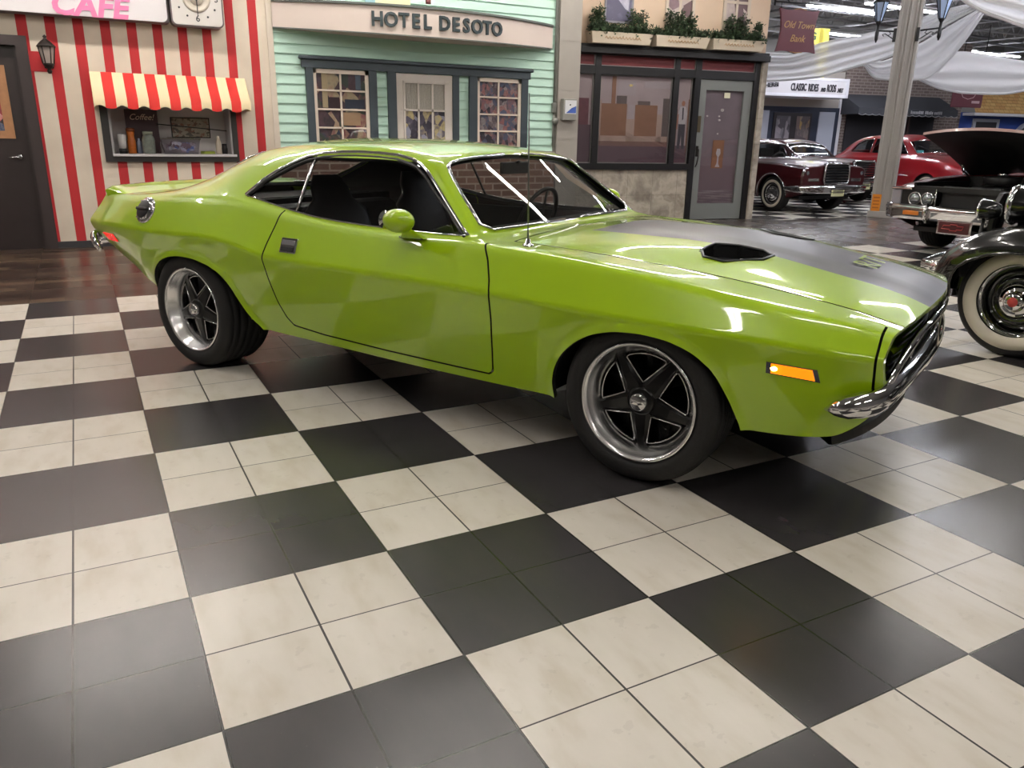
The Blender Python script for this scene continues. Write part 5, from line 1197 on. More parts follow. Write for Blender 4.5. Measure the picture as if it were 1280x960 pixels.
    b = MB(); b.span((.16, -.036, -.14), (.46, -.03, -.07)); b.tube([(-.30, -.035, .16), (-.2, -.035, .02), (0, -.035, -.03), (.2, -.035, .02), (.30, -.035, .16)], .010, 5); b.span((-.25, -.036, .14), (.28, -.03, .19)); part('sign_ornament', b, mat('sign_pale', '#B59A9C', rough=.5), t)
    b = MB(); b.tube([(-.4, 0, .28), (-.4, 0, 2.0)], .012, 6); b.tube([(.4, 0, .28), (.4, 0, 2.0)], .012, 6); part('hanging_rod', b, BLACK, t)
    # blue shop
    w = MB(); w.span((9.67, 0, 0), (16, .3, 2.3)); struct(place(part('wall_blue', w, mat('shop_blue', '#2C4488', rough=.5, var=.1)), FAR))
    w = MB(); w.span((9.75, -.45, 2.20), (16, 0, 2.28)); struct(place(part('trim_14', w, WH), FAR))
    w = MB(); w.grid([[(9.78, -.45, 2.28), (16, -.45, 2.28)], [(10.2, .6, 3.6), (16, .6, 3.6)]], False); struct(place(part('roof', w, shingle_material()), FAR))
    w = MB(); w.span((10.2, -.05, .9), (11.3, 0, 2.12)); o = struct(place(part('window_13', w, mat('window_grey_white', '#9EA0A8', rough=.5)), FAR)); w = MB(); w.span((10.32, -.06, 1.0), (11.18, -.05, 2.02)); part('window_pane', w, mat('dark_shopfront', ''), o)
    w = MB(); w.tube([(12.6+.55*math.cos(a), -.05, 1.5+.5*math.sin(a)) for a in np.linspace(0, PI, 17)], .07, 8); o = struct(place(part('window_14', w, mat('window_grey_white', '')), FAR)); w = MB(); w.prism([(.5*math.cos(a), .45*math.sin(a)) for a in np.linspace(0, PI, 17)], 0, .02, face_mtx(12.6, -.03, 1.5)); part('window_pane', w, mat('dark_shopfront', ''), o)
    # yellow post sign above the theatre
    t = place(thing('yellow_sign', 'yellow rounded sign on a yellow post beyond the sheer drape', 'sign'), FAR, 3.05, .9, 3.03)
    b = MB(); b.prism(rrect(.62, .42, .08), -.16, 0, face_mtx(.0, -.0, 1.06)); part('sign_box', b, mat('sign_yellow', '#C9B93A', rough=.45), t); b = MB(); b.span((.26, .0, .0), (.50, .16, .86)); b.span((.18, 0, .86), (.50, .16, 1.28)); part('sign_post', b, mat('sign_yellow_bright', '#E2D24A', rough=.45), t)
    part('lettering', text_mb('G', .26, .01, face_mtx(-.02, -.01, 1.06), bold=.01), mat('sign_green', '#3A5A34', rough=.5), t)
    # end walls of the hall
    w = MB(); w.span((-9, -15, 0), (-8.7, 13, 5.6)); struct(part('wall_west', w, mat('hall_wall', '#858380', rough=.8)))
    w = MB(); w.span((-9, -15.3, 0), (36, -15, 5.6)); struct(part('wall_south', w, MATS['hall_wall']))
    w = MB(); w.span((36, -15, 0), (36.3, 16, 5.6)); struct(part('wall_east', w, MATS['hall_wall']))
    w = MB(); w.span((-9, 15.5, 0), (36, 15.8, 5.6)); struct(part('wall_north', w, MATS['hall_wall']))

def column():
    C = mat('column_grey', '#A7A29B', rough=.55, var=.04)
    a = math.atan2(3.096-3.418, 13.525-13.328); T = (13.425, 3.258, 0)
    t = MB(); t.box((0, .105, 2.8), (.36, .20, 5.6))
    for x, w, y in ((-.155, .05, -.012), (-.055, .035, -.006), (.0, .02, -.014), (.10, .03, -.006), (.16, .04, -.012)): t.box((x, y+.005, 2.8), (w, .03, 5.6))
    t.box((0, .10, .06), (.42, .28, .12), None, .01); o = part('column', t, C); o.location = T; o.rotation_euler = (0, 0, a); struct(o)
    m = Matrix.Translation(T) @ Matrix.Rotation(a, 4, 'Z')
    n = thing('notice_sheet', 'orange paper notice taped low on the grey column', 'notice', m @ Vector((-.085, -.026, .262)), a)
    b = MB(); b.span((-.075, -.003, -.16), (.075, 0, .16)); part('paper', b, mat('orange_paper', '#E08A22', rough=.7, var=.1), n)
    b = MB()
    for z in (.10, .04, -.02, -.08): b.span((-.055, -.0045, z-.012), (.05, -.003, z+.012))
    q = part('printed_lines', b, mat('orange_dark', '#B5641A', rough=.7), n); q['kind'] = 'stuff'
    for sd, lb in ((-1, 'black street lantern on the bracket left of the grey column'), (1, 'black street lantern on the bracket right of the grey column')):
        L = thing('street_lantern', lb, 'lantern', m @ Vector((sd*.19, -.02, 3.11)), a, 'street lanterns on the column'); x = sd*.30
        b = MB(); b.box((sd*.012 if sd < 0 else -.03, -.02, .0), (.05, .03, .22), None, .006); b.tube([(0, -.02, .06), (x, -.02, .085)], .014, 8)
        b.tube([(0, -.02, -.08), (x*.3, -.02, -.02), (x*.55, -.02, .03), (x*.7, -.02, .02), (x*.62, -.02, -.01)], .008, 6); b.tube([(x*.35, -.02, .06), (x*.25, -.02, .02), (x*.4, -.02, .0)], .007, 6); part('bracket', b, BLACK, L)
        M = Matrix.Translation((x, -.02, 0)); b = MB(); b.lathe([(.010, -.11), (.018, -.08), (.028, -.06), (.032, .06), (.022, .08), (.022, .17), (.04, .20), (.05, .225), (.045, .235)], 12, M); b.lathe([(.125, .53), (.14, .54), (.10, .60), (.05, .66), (.02, .68), (.015, .74), (.0001, .75)], 6, M)
        for k in range(6): q = 2*PI*k/6; b.tube([M @ Vector((.05*math.cos(q), .05*math.sin(q), .225)), M @ Vector((.125*math.cos(q), .125*math.sin(q), .535))], .008, 5)
        b.tube([M @ Vector((0, 0, .225)), M @ Vector((0, 0, .40))], .018, 8); part('lantern_body', b, BLACK, L)
        b = MB(); b.lathe([(.046, .232), (.118, .53)], 6, M, smooth=False); part('lantern_glass', b, mat('lantern_glass', '#A8BCDA', rough=.25, coat=.5), L)

def drape(label, top, bot, seed, folds=9, amp=.05, thin=False):
    random.seed(seed); n = 48; m_ = 20
    def samp(P, q):
        xs_ = np.linspace(0, 1, len(P)); return np.array([float(pchip(xs_, [p[k] for p in P], q)) for k in range(3)])
    rows = []
    for j in range(m_+1):
        v = j/m_; row = []
        for i in range(n+1):
            q = i/n; A = samp(top, q); B = samp(bot, q); p = A+(B-A)*v
            w = math.sin(v*PI*folds+q*2.0)*amp*math.sin(PI*min(1, max(0, v)))**.3
            nrm = np.array([-.80, -.60, 0.]); p = p+nrm*(w+.25*math.sin(PI*v)*.4); row.append(tuple(p))
        rows.append(row)
    b = MB(); b.grid(rows, True); b.tube([r for r in rows[-1]], .025, 6); t = part('drape', b, MATS['sheer_drape' if thin else 'drape_white'], None, fix=False)
    tag(t, label, 'drape', 'white ceiling drapes'); return t
def drapes():
    for nm, al in (('sheer_drape', .80), ('drape_white', 1.)):
        m = bpy.data.materials.new(nm); m.use_nodes = True; b = m.node_tree.nodes['Principled BSDF']; b.inputs['Base Color'].default_value = lin('#E2E1E0'); b.inputs['Roughness'].default_value = .9; b.inputs['Alpha'].default_value = al; MATS[nm] = m
        nt = m.node_tree; tl = nt.nodes.new('ShaderNodeBsdfTranslucent'); tl.inputs[0].default_value = lin('#E8E8EA'); ad = nt.nodes.new('ShaderNodeMixShader'); ad.inputs[0].default_value = .45 if al == 1. else .36; nt.links.new(b.outputs[0], ad.inputs[1]); nt.links.new(tl.outputs[0], ad.inputs[2]); nt.links.new(ad.outputs[0], nt.nodes['Material Output'].inputs[0])
    drape('long sheer white drape sweeping from the bank corner up past the grey column', [(12.1, 6.85, 3.1), (12.76, 6.1, 3.02), (13.16, 5.69, 2.99), (13.6, 5.22, 3.18), (14.06, 4.69, 3.31), (14.48, 4.16, 3.45), (14.69, 3.54, 3.65), (14.81, 3.01, 3.72)], [(12.12, 6.82, 2.48), (12.79, 6.07, 2.47), (13.23, 5.63, 2.50), (13.60, 5.2, 2.55), (13.90, 4.88, 2.68), (14.40, 4.25, 2.92), (14.71, 3.51, 3.38), (14.83, 2.98, 3.64)], 1, 7, .05, True)
    drape('white drape swag gathered directly behind the grey column', [(14.86, 5.29, 2.91), (15.07, 5.03, 2.90), (15.31, 4.38, 3.19), (15.44, 3.86, 3.49), (15.49, 3.43, 3.7)], [(14.86, 5.29, 2.88), (15.08, 5.02, 2.57), (15.39, 4.27, 2.54), (15.55, 3.69, 3.1), (15.55, 3.34, 3.64)], 2, 6, .05)
    drape('wide sagging white drape right of the grey column above the maroon sign', [(16.17, 5.08, 2.72), (16.4, 4.75, 3.02), (16.64, 4.41, 3.13), (16.96, 3.93, 3.05), (17.29, 3.38, 2.92), (17.57, 2.88, 2.99), (17.9, 2.2, 3.3)], [(16.22, 5.01, 2.64), (16.5, 4.62, 2.43), (16.79, 4.18, 2.33), (17.1, 3.7, 2.31), (17.34, 3.3, 2.38), (17.61, 2.82, 2.62), (17.9, 2.15, 3.1)], 3, 5, .04)
    drape('highest white drape sweeping down across the top right ceiling', [(11.8, 1.85, 3.95), (11.99, 1.46, 3.72), (12.17, 1.2, 3.6), (12.33, 0.94, 3.52), (12.54, 0.6, 3.42), (12.72, 0.29, 3.33)], [(11.82, 1.80, 3.90), (12.03, 1.41, 3.33), (12.19, 1.17, 3.15), (12.35, 0.93, 3.03), (12.53, 0.61, 2.89), (12.77, 0.19, 2.78)], 4, 6, .05)
    drape('small far white drape tail low over the shingled roof', [(21.0, 5.95, 2.95), (21.2, 5.6, 3.0), (21.5, 5.0, 3.1)], [(21.0, 5.93, 2.74), (21.2, 5.62, 2.80), (21.5, 5.0, 2.9)], 5, 3, .03)

CZ = 5.2
def ceiling():
    b = MB(); b.span((-9, -15.3, 5.6), (36.3, 16, 5.7)); struct(part('ceiling', b, mat('ceiling_deck', '#8C8A88', rough=.9, var=.1, vscale=1.)))
    TR = mat('truss_grey', '#8E8D8E', rough=.6)
    def truss(x0, y0, x1, y1, z0=4.75, h=.55, n=None):
        L = math.hypot(x1-x0, y1-y0); n = n or int(L/.6); d = ((x1-x0)/L, (y1-y0)/L); t = MB(); P = lambda s_, z: (x0+d[0]*s_, y0+d[1]*s_, z)
        for z in (z0, z0+h): t.tube([P(0, z), P(L, z)], .035, 6)
        for k in range(n): t.tube([P(L*k/n, z0), P(L*(k+.5)/n, z0+h), P(L*(k+1)/n, z0)], .016, 5, smooth=False)
        return struct(part('ceiling_truss', t, TR))
    for y in (2.2, 5.2, 8.2, 11.2): truss(9, y, 35, y)
    for x in (14, 18, 22, 26, 30): truss(x, -8, x, 15)
    b = MB()
    for k in range(6): b.tube([(12, 4+1.9*k, 4.65), (35, 4+1.9*k, 4.65)], .03, 6)
    for k in range(5): b.tube([(15.5+4*k, -6, 4.6), (15.5+4*k, 15, 4.6)], .02, 6)
    struct(part('ceiling_pipes', b, mat('pipe_grey', '#A2A2A4', rough=.5)))
TUBE = None
def strip_light(x, y, z, L, rz, label, group, strength='near'):
    m = mat('tube_'+strength, '#FFFFFF', emit='#FFF8F0' if strength != 'far' else '#F2F4FF', estr=EST[strength])
    t = thing('ceiling_light', label, 'ceiling light', (x, y, z), rz, group)
    b = MB(); b.span((-L/2-.03, -.075, .02), (L/2+.03, .075, .09), .01); part('housing', b, mat('fixture_white', '#D8D8D6', rough=.5), t)
    for s_ in (-.035, .035):
        b = MB(); b.tube([(-L/2, s_, 0), (L/2, s_, 0)], .02, 6); part('fluorescent_tube', b, m, t, fix=False)
    return t
EST = dict(near=60., far=95., front=112.)
def lights():
    for x, y in [(-.5, -10.5), (3.5, -10.5), (-.8, -5.5), (2.9, -5.5), (6.6, -5.5), (-4.5, -1.2), (-.8, -1.2), (2.9, -1.2), (6.6, -1.2), (10.3, -1.2), (-3.2, 2.45), (.5, 2.45), (4.2, 2.45), (7.9, 2.1)]:
        strip_light(x, y, 4.5, 2.4, 0, 'long twin tube fluorescent strip light hung above the checkered aisle', 'strip lights over the aisle', 'front' if y > 2 else 'near')
    for x, y in [(14.5, -2.5), (14.5, 6.0), (19, -2.5), (19.2, 7.9), (21.8, 12.3), (24.6, 12.5), (23, 4), (28.5, 12.7), (31.5, 12.9), (27, 5), (18.3, 8.9), (13.5, 1.2), (16.5, 1.5), (12.2, 7.4)]:  # unseen lamps around the drapes are added to brighten the cloth
        strip_light(x, y, 4.55, 2.6, 0, 'long fluorescent strip light under the far ceiling trusses', 'far strip lights', 'far')
# ------------------------------------------------------------------ other cars: lofted bodies, front axle at local x = 0, facing +x
WHITEW = None
def nowarp(X, v, z): return X
def base_car(t, K, x0, x1, paint, arches, glass, ws, rw, hoodcut=None, wells=.45, n=150, glassm=None, floor_z=.26, extra=None):
    xs = np.unique(np.concatenate([np.linspace(x0, x1, n)]+[np.linspace(a-.04, a+.04, 7) for a in (extra or [])])); sk = Skin(K, xs)
    def flare(G, u):
        o = np.zeros(len(G)); m = u > idx_start(3)
        for A in arches: d = sd_poly(G[:, [0, 2]], A); o += .014*np.clip(1-np.maximum(d, -.01)/.06, 0, 1)**1.5*m
        return o
    sk.displace(flare); sk.open()
    xz = lambda P: (lambda co: sd_poly(co[:, [0, 2]], P)); xv = lambda P: (lambda co: sd_poly(co[:, [0, 1]], P))
    for A in arches: sk.cut(xz(A), umin=idx_start(3))
    for g_ in glass: sk.cut(xz(g_), umin=idx_start(1)-2, umax=idx_start(3)+8)
    for P in (ws, rw): sk.cut(xv(P), umax=idx_start(1)+10)
    if hoodcut: sk.cut(xv(hoodcut), umax=idx_start(2)+3)
    c, u, fs = sk.faces(); P = c[:, [0, 2]]; Q = c[:, [0, 1]]
    ar = np.zeros(len(c), bool)
    for A in arches: ar |= (u > idx_start(3)) & (sd_poly(P, A) < 0)
    gl = np.zeros(len(c), bool)
    for g_ in glass: gl |= (u > idx_start(1)-2) & (u < idx_start(3)+8) & (sd_poly(P, g_) < 0)
    w1 = (u < idx_start(1)+10) & (sd_poly(Q, ws) < 0); w2 = (u < idx_start(1)+10) & (sd_poly(Q, rw) < 0)
    hd = (u < idx_start(2)+3) & (sd_poly(Q, hoodcut) < 0) if hoodcut else np.zeros(len(c), bool)
    pick = lambda m: [f for f, k in zip(fs, m) if k]
    sk.panel('body', pick(~(ar | gl | w1 | w2 | hd)), paint, t, lip=.015)
    gm = glassm or GLASS_SIDE
    for sd in (-1, 1): sk.panel('side_window', pick(gl), gm, t, side=sd, offset=-.01, lip=0)
    sk.panel('windshield', pick(w1), GLASS_WS, t, offset=-.006, lip=0); sk.panel('rear_window', pick(w2), GLASS_WS, t, offset=-.006, lip=0)
    for sd in (-1, 1):
        for A in arches:
            w = MB(); o_ = [sk.side_pt(x, z, -.012)[0] for x, z in A[1:-1]]
            w.grid([[(p.x, sd*(p.y-.004), p.z) for p in o_], [(p.x, sd*wells, p.z) for p in o_]], True); w.add([(p.x, sd*wells, p.z) for p in o_], [tuple(range(len(o_)))]); part('wheel_well', w, BLACK, t)
    b = MB(); b.span((x0+.15, -.66, floor_z), (x1-.15, .66, floor_z+.06)); part('underbody', b, BLACK, t)
    ring = [tuple(p) for p in sk.G[-1]][::2]; full = lambda f: [(p[0], -p[1], p[2]) for p in f[::-1]]+[tuple(p) for p in f[1:]]
    b = MB(); F_ = full([tuple(p) for p in sk.G[0]][::2]); b.add(F_, [tuple(range(len(F_)))]); part('tail_panel', b, paint, t)
    return sk, full(ring)
def arch(cx, r, z=.33, zb=.2, k=1.0):
    return [(cx-r*1.02, zb)]+[(cx-r*math.cos(a)*k, z+r*math.sin(a)) for a in np.linspace(0, PI, 17)]+[(cx+r*1.02, zb)]
def tube_part(name, pts, r, m, t, mirror=True, n=8, flat=None):
    o = []
    for s_ in ((1, -1) if mirror else (1,)):
        b = MB(); b.tube([(p[0], p[1]*s_, p[2]) for p in pts], r, n, flat=flat); o.append(part(name, b, m, t))
    return o
def lamp(t, x, y, z, r, name='headlight', tilt=0.):
    M = Matrix.Translation((x, y, z)) @ Matrix.Rotation(PI/2+tilt, 4, 'Y')
    h = MB(); h.lathe([(r*1.12, -.05), (r*1.16, .0), (r*1.08, .02), (r*.98, .012)], 28, M, caps=False); ho = part(name, h, CHROME, t)
    h = MB(); h.lathe([(r, .006), (r*.7, .022), (.0001, .03)], 28, M); part('headlight_lens', h, MATS['lamp_lens'], ho); return ho
def inside(t, xd, xs_, ztop, w=.6):
    b = MB(); b.span((xs_-.2, -w, .35), (xd+.1, w, .42)); b.span((xd-.05, -w, .42), (xd+.12, w, ztop)); b.span((xs_-.3, -w, .42), (xs_-.15, w, ztop))
    for y in (-.35, .35): b.box((xs_+.55, y, .62), (.5, .5, .3), None, .05); b.box((xs_+.38, y, .9), (.16, .48, .5), None, .05)
    part('cabin', b, DARKTRIM, t)
    Mw = Matrix.Translation((xd-.32, .36, ztop)) @ Matrix.Rotation(R(-60), 4, 'Y'); w_ = MB(); w_.tube([Mw @ Vector((.19*math.cos(a), .19*math.sin(a), 0)) for a in np.linspace(0, 2*PI, 25)[:-1]], .012, 6, True); part('steering_wheel', w_, BLACK, t)

def hawk(loc, rotz, label, paint, name='classic_coupe', simple=False):
    t = thing(name, label, 'car', loc, rotz)
    K = dict(zt=[(-4.2,.86),(-3.4,.95),(-3.05,1.02),(-2.75,1.22),(-2.45,1.34),(-2.0,1.385),(-1.4,1.38),(-1.15,1.34),(-1.02,1.28),(-.62,.99),(-.5,.975),(.2,.975),(.70,.945),(.86,.92)],
     wk=[(-4.2,.5),(-3.2,.55),(-2.6,.52),(-2,.55),(-1.2,.55),(-1.02,.57),(-.62,.68),(-.4,.60),(.86,.42)],
     zk=[(-4.2,.85),(-3.3,.93),(-3.0,.99),(-2.7,1.2),(-2.4,1.30),(-2,1.34),(-1.4,1.335),(-1.15,1.30),(-1.02,1.25),(-.62,.965),(-.5,.94),(.2,.925),(.86,.885)],
     wb=[(-4.2,.68),(-3,.74),(-2,.75),(-.6,.75),(.86,.70)], zb=[(-4.2,.85),(-2.8,.92),(-2,.94),(-.6,.935),(.2,.915),(.86,.87)],
     ws=[(-4.2,.75),(-3,.81),(-.6,.82),(.5,.82),(.86,.79)], zs=[(-4.2,.82),(-2.8,.90),(-.6,.92),(.2,.90),(.86,.85)],
     wc=[(-4.2,.80),(-3,.875),(-1,.885),(.4,.885),(.86,.84)], zc=[(-4.2,.66),(-2,.70),(.86,.68)], wl=[(-4.2,.72),(-3,.82),(.5,.82),(.86,.76)], zl=[(-4.2,.42),(-3.5,.30),(-3,.26),(.3,.25),(.86,.36)],
     rk=[(-4.2,.05),(-1.2,.07),(-1,.04),(.86,.05)], rb=[(-4.2,.04),(.86,.03)], rs=.04, rc=.05, warp=nowarp)
    GL_ = [(-2.75, .985), (-2.55, 1.20), (-2.35, 1.285), (-1.3, 1.285), (-1.12, 1.25), (-.72, .965), (-1.2, .96), (-2.2, .97)]
    WS_ = [(-.60, -.3), (-.64, .62), (-1.00, .52), (-1.03, -.3)]; RW_ = [(-3.0, -.3), (-2.98, .42), (-2.55, .42), (-2.5, -.3)]
    sk, ring = base_car(t, K, -4.2, .86, paint, [arch(.16, .37), arch(-2.95, .37)], [GL_], WS_, RW_, extra=[-.6, -1.02])
    b = MB(); b.add(ring, [tuple(range(len(ring)))]); r2 = [(p[0]+.05, p[1]*.96, p[2]-.02 if p[2] > .6 else p[2]+.02) for p in ring]; b = MB(); b.grid([ring, r2]); b.add(r2, [tuple(range(len(r2)))]); part('nose_panel', b, paint, t)
    inside(t, -.72, -2.4, .93)
    pts = [sk.side_pt(x, z, .004)[0] for x, z in GL_[:6]]; tube_part('window_trim', pts, .011, CHROME, t)
    wsp = [sk.top_pt(x, v, .004)[0] for x, v in ((-.62, .0), (-.64, .64), (-1.0, .535), (-1.03, 0))]; tube_part('windshield_trim', wsp, .012, CHROME, t)
    tube_part('hood_edge_molding', [sk.side_pt(x, .905 if x < .2 else .905-.05*(x-.2), .004, idx_start(2)-3)[0] for x in np.linspace(-.55, .84, 12)], .008, CHROME, t)
    tube_part('arch_molding', [sk.side_pt(x, z, .018)[0] for x, z in arch(.16, .385)[1:-1]], .010, CHROME, t)
    tube_part('sill_molding', [sk.side_pt(x, .275, .006)[0] for x in np.linspace(-2.5, -.26, 8)], .016, CHROME, t)
    for sd in (-1, 1):
        lamp(t, .885, sd*.715, .755, .088)
        b = MB(); b.span((.88, sd*.42, .60), (.925, sd*.70, .66), .01); part('lower_grille', b, CHROME, t)
    # upright radiator grille
    P = [(-.30, .56), (.30, .56), (.33, .62), (.31, .88), (.27, .93), (-.27, .93), (-.31, .88), (-.33, .62)]; MX = Matrix(((0, 0, 1, .86), (1, 0, 0, 0), (0, 1, 0, 0), (0, 0, 0, 1)))
    b = MB(); b.prism(P, 0, .085, MX); g = part('grille', b, mat('grille_dark', '#26282A', rough=.4, metal=.6), t)
    b = MB(); b.tube([MX @ Vector((p[0], p[1], .09)) for p in P], .022, 8, True); part('grille_shell', b, CHROME, g)
    for k in range(6): b = MB(); b.box((.955, 0, .62+.05*k), (.02, .58, .014)); part('grille_bar', b, CHROME, g)
    b = MB(); rows = []
    for y, x, h in ((-.90, .55, .03), (-.885, .80, .06), (-.78, .97, .075), (-.4, 1.03, .08), (0, 1.045, .08), (.4, 1.03, .08), (.78, .97, .075), (.885, .80, .06), (.90, .55, .03)):
        rows.append([(x-.03, y, .46+h), (x+.02, y, .46+h*.9), (x+.04, y, .46+h*.2), (x+.015, y, .46-h*.3), (x+.03, y, .46-h*.7), (x, y, .46-h), (x-.03, y, .46-h)])
    b.grid(rows, True, True); part('front_bumper', b, CHROME, t)
    b = MB(); b.span((1.05, -.20, .33), (1.065, .13, .50), .004); q = part('license_plate', b, mat('plate_yellow', '#C9C79A', rough=.5), t)
    b = MB()
    for k in range(6): b.span((1.0655, -.16+.045*k, .38), (1.067, -.13+.045*k, .45))
    q2 = part('plate_marks', b, mat('plate_green', '#6A6A50', rough=.6), q); q2['kind'] = 'stuff'
    wm = dict(rim=CHROME, tire=RUBBER, center=paint, cap=CHROME, white=mat('whitewall_cream', '#D8D0C0', rough=.7))
    for x in (.16, -2.95):
        for sd in (-1, 1): wheel(t, x, sd*.83, .335, sd, .335, .185, .18, 'cover', wm, white=(.215, .265))
    return t

def fifties(loc, rotz, label, paint, name='vintage_coupe'):
    t = thing(name, label, 'car', loc, rotz)
    K = dict(zt=[(-4.1,.80),(-3.6,.95),(-3.2,1.08),(-2.9,1.30),(-2.6,1.45),(-2.1,1.53),(-1.4,1.53),(-1.1,1.47),(-.95,1.40),(-.6,1.13),(-.48,1.10),(.2,1.07),(.6,1.0),(.8,.92)],
     wk=[(-4.1,.4),(-3.2,.5),(-2.6,.50),(-2,.55),(-1.1,.55),(-.95,.56),(-.6,.64),(-.4,.56),(.8,.4)],
     zk=[(-4.1,.78),(-3.4,.98),(-3.1,1.1),(-2.8,1.31),(-2.5,1.42),(-2,1.475),(-1.4,1.475),(-1.1,1.42),(-.95,1.36),(-.6,1.09),(-.48,1.06),(.2,1.01),(.8,.86)],
     wb=[(-4.1,.6),(-3,.70),(-2,.73),(-.6,.73),(.8,.66)], zb=[(-4.1,.76),(-2.9,1.0),(-2,1.03),(-.6,1.04),(.2,.98),(.8,.84)],
     ws=[(-4.1,.68),(-3,.80),(-.6,.82),(.4,.84),(.8,.76)], zs=[(-4.1,.72),(-2.8,.94),(-.6,.98),(.2,.94),(.8,.80)],
     wc=[(-4.1,.74),(-3,.885),(-1,.90),(.3,.91),(.8,.82)], zc=[(-4.1,.55),(-3,.66),(-.5,.64),(.3,.68),(.8,.62)], wl=[(-4.1,.66),(-3,.84),(.5,.84),(.8,.74)], zl=[(-4.1,.42),(-3.3,.30),(-2.8,.27),(.3,.27),(.8,.38)],
     rk=[(-4.1,.08),(.8,.10)], rb=[(-4.1,.06),(.8,.06)], rs=.10, rc=.12, warp=nowarp)
    G1 = [(-2.62, 1.10), (-2.5, 1.30), (-2.3, 1.385), (-1.98, 1.41), (-1.95, 1.09)]; G2 = [(-1.88, 1.09), (-1.90, 1.415), (-1.25, 1.41), (-1.12, 1.37), (-.78, 1.085)]
    WS_ = [(-.58, -.3), (-.63, .58), (-.93, .50), (-.99, -.3)]; RW_ = [(-3.1, -.3), (-3.08, .4), (-2.75, .4), (-2.7, -.3)]
    sk, ring = base_car(t, K, -4.1, .8, paint, [arch(0, .36, .34), arch(-2.92, .36, .34)], [G1, G2], WS_, RW_, extra=[-.58, -.95], glassm=GLASS_SIDE)
    r2 = [(p[0]+.05, p[1]*.95, p[2]-.03 if p[2] > .6 else p[2]+.03) for p in ring]; b = MB(); b.grid([ring, r2]); b.add(r2, [tuple(range(len(r2)))]); part('nose_panel', b, paint, t)
    inside(t, -.70, -2.3, 1.02)
    for G_ in (G1, G2): tube_part('window_trim', [sk.side_pt(x, z, .004)[0] for x, z in G_], .010, CHROME, t)
    tube_part('windshield_trim', [sk.top_pt(x, v, .004)[0] for x, v in ((-.6, 0), (-.63, .60), (-.93, .52), (-.99, 0))], .012, CHROME, t)
    tube_part('side_molding', [sk.side_pt(x, .62, .006)[0] for x in np.linspace(-2.4, -.5, 8)], .010, CHROME, t)
    for sd in (-1, 1): lamp(t, .84, sd*.66, .74, .09)
    b = MB(); b.tube([(.88, y, .58+.05*(1-abs(y)/.5)) for y in np.linspace(-.5, .5, 11)], .03, 8); part('grille', b, CHROME, t)
    b = MB(); b.tube([(.55, -.90, .44), (.86, -.80, .44), (.98, -.4, .44), (1.0, 0, .44), (.98, .4, .44), (.86, .80, .44), (.55, .90, .44)], .07, 10, flat=(1, .5)); part('front_bumper', b, CHROME, t)
    tube_part('wiper', [sk.top_pt(-.60, .12, .015)[0], sk.top_pt(-.80, .40, .012)[0]], .006, BLACK, t)
    b = MB(); p, n_ = sk.top_pt(-.68, .45, -.02); b.box((p.x, -p.y, p.z), (.10, .12, .07), None, .004); part('window_sticker', b, mat('teal_sticker', '#4AA0A4', rough=.5), t)
    wm = dict(rim=CHROME, tire=RUBBER, center=paint, cap=CHROME, white=MATS['whitewall_cream'])
    for x in (0, -2.92):
        for sd in (-1, 1): wheel(t, x, sd*.84, .34, sd, .34, .19, .17, 'cover', wm, white=(.22, .28))
    return t

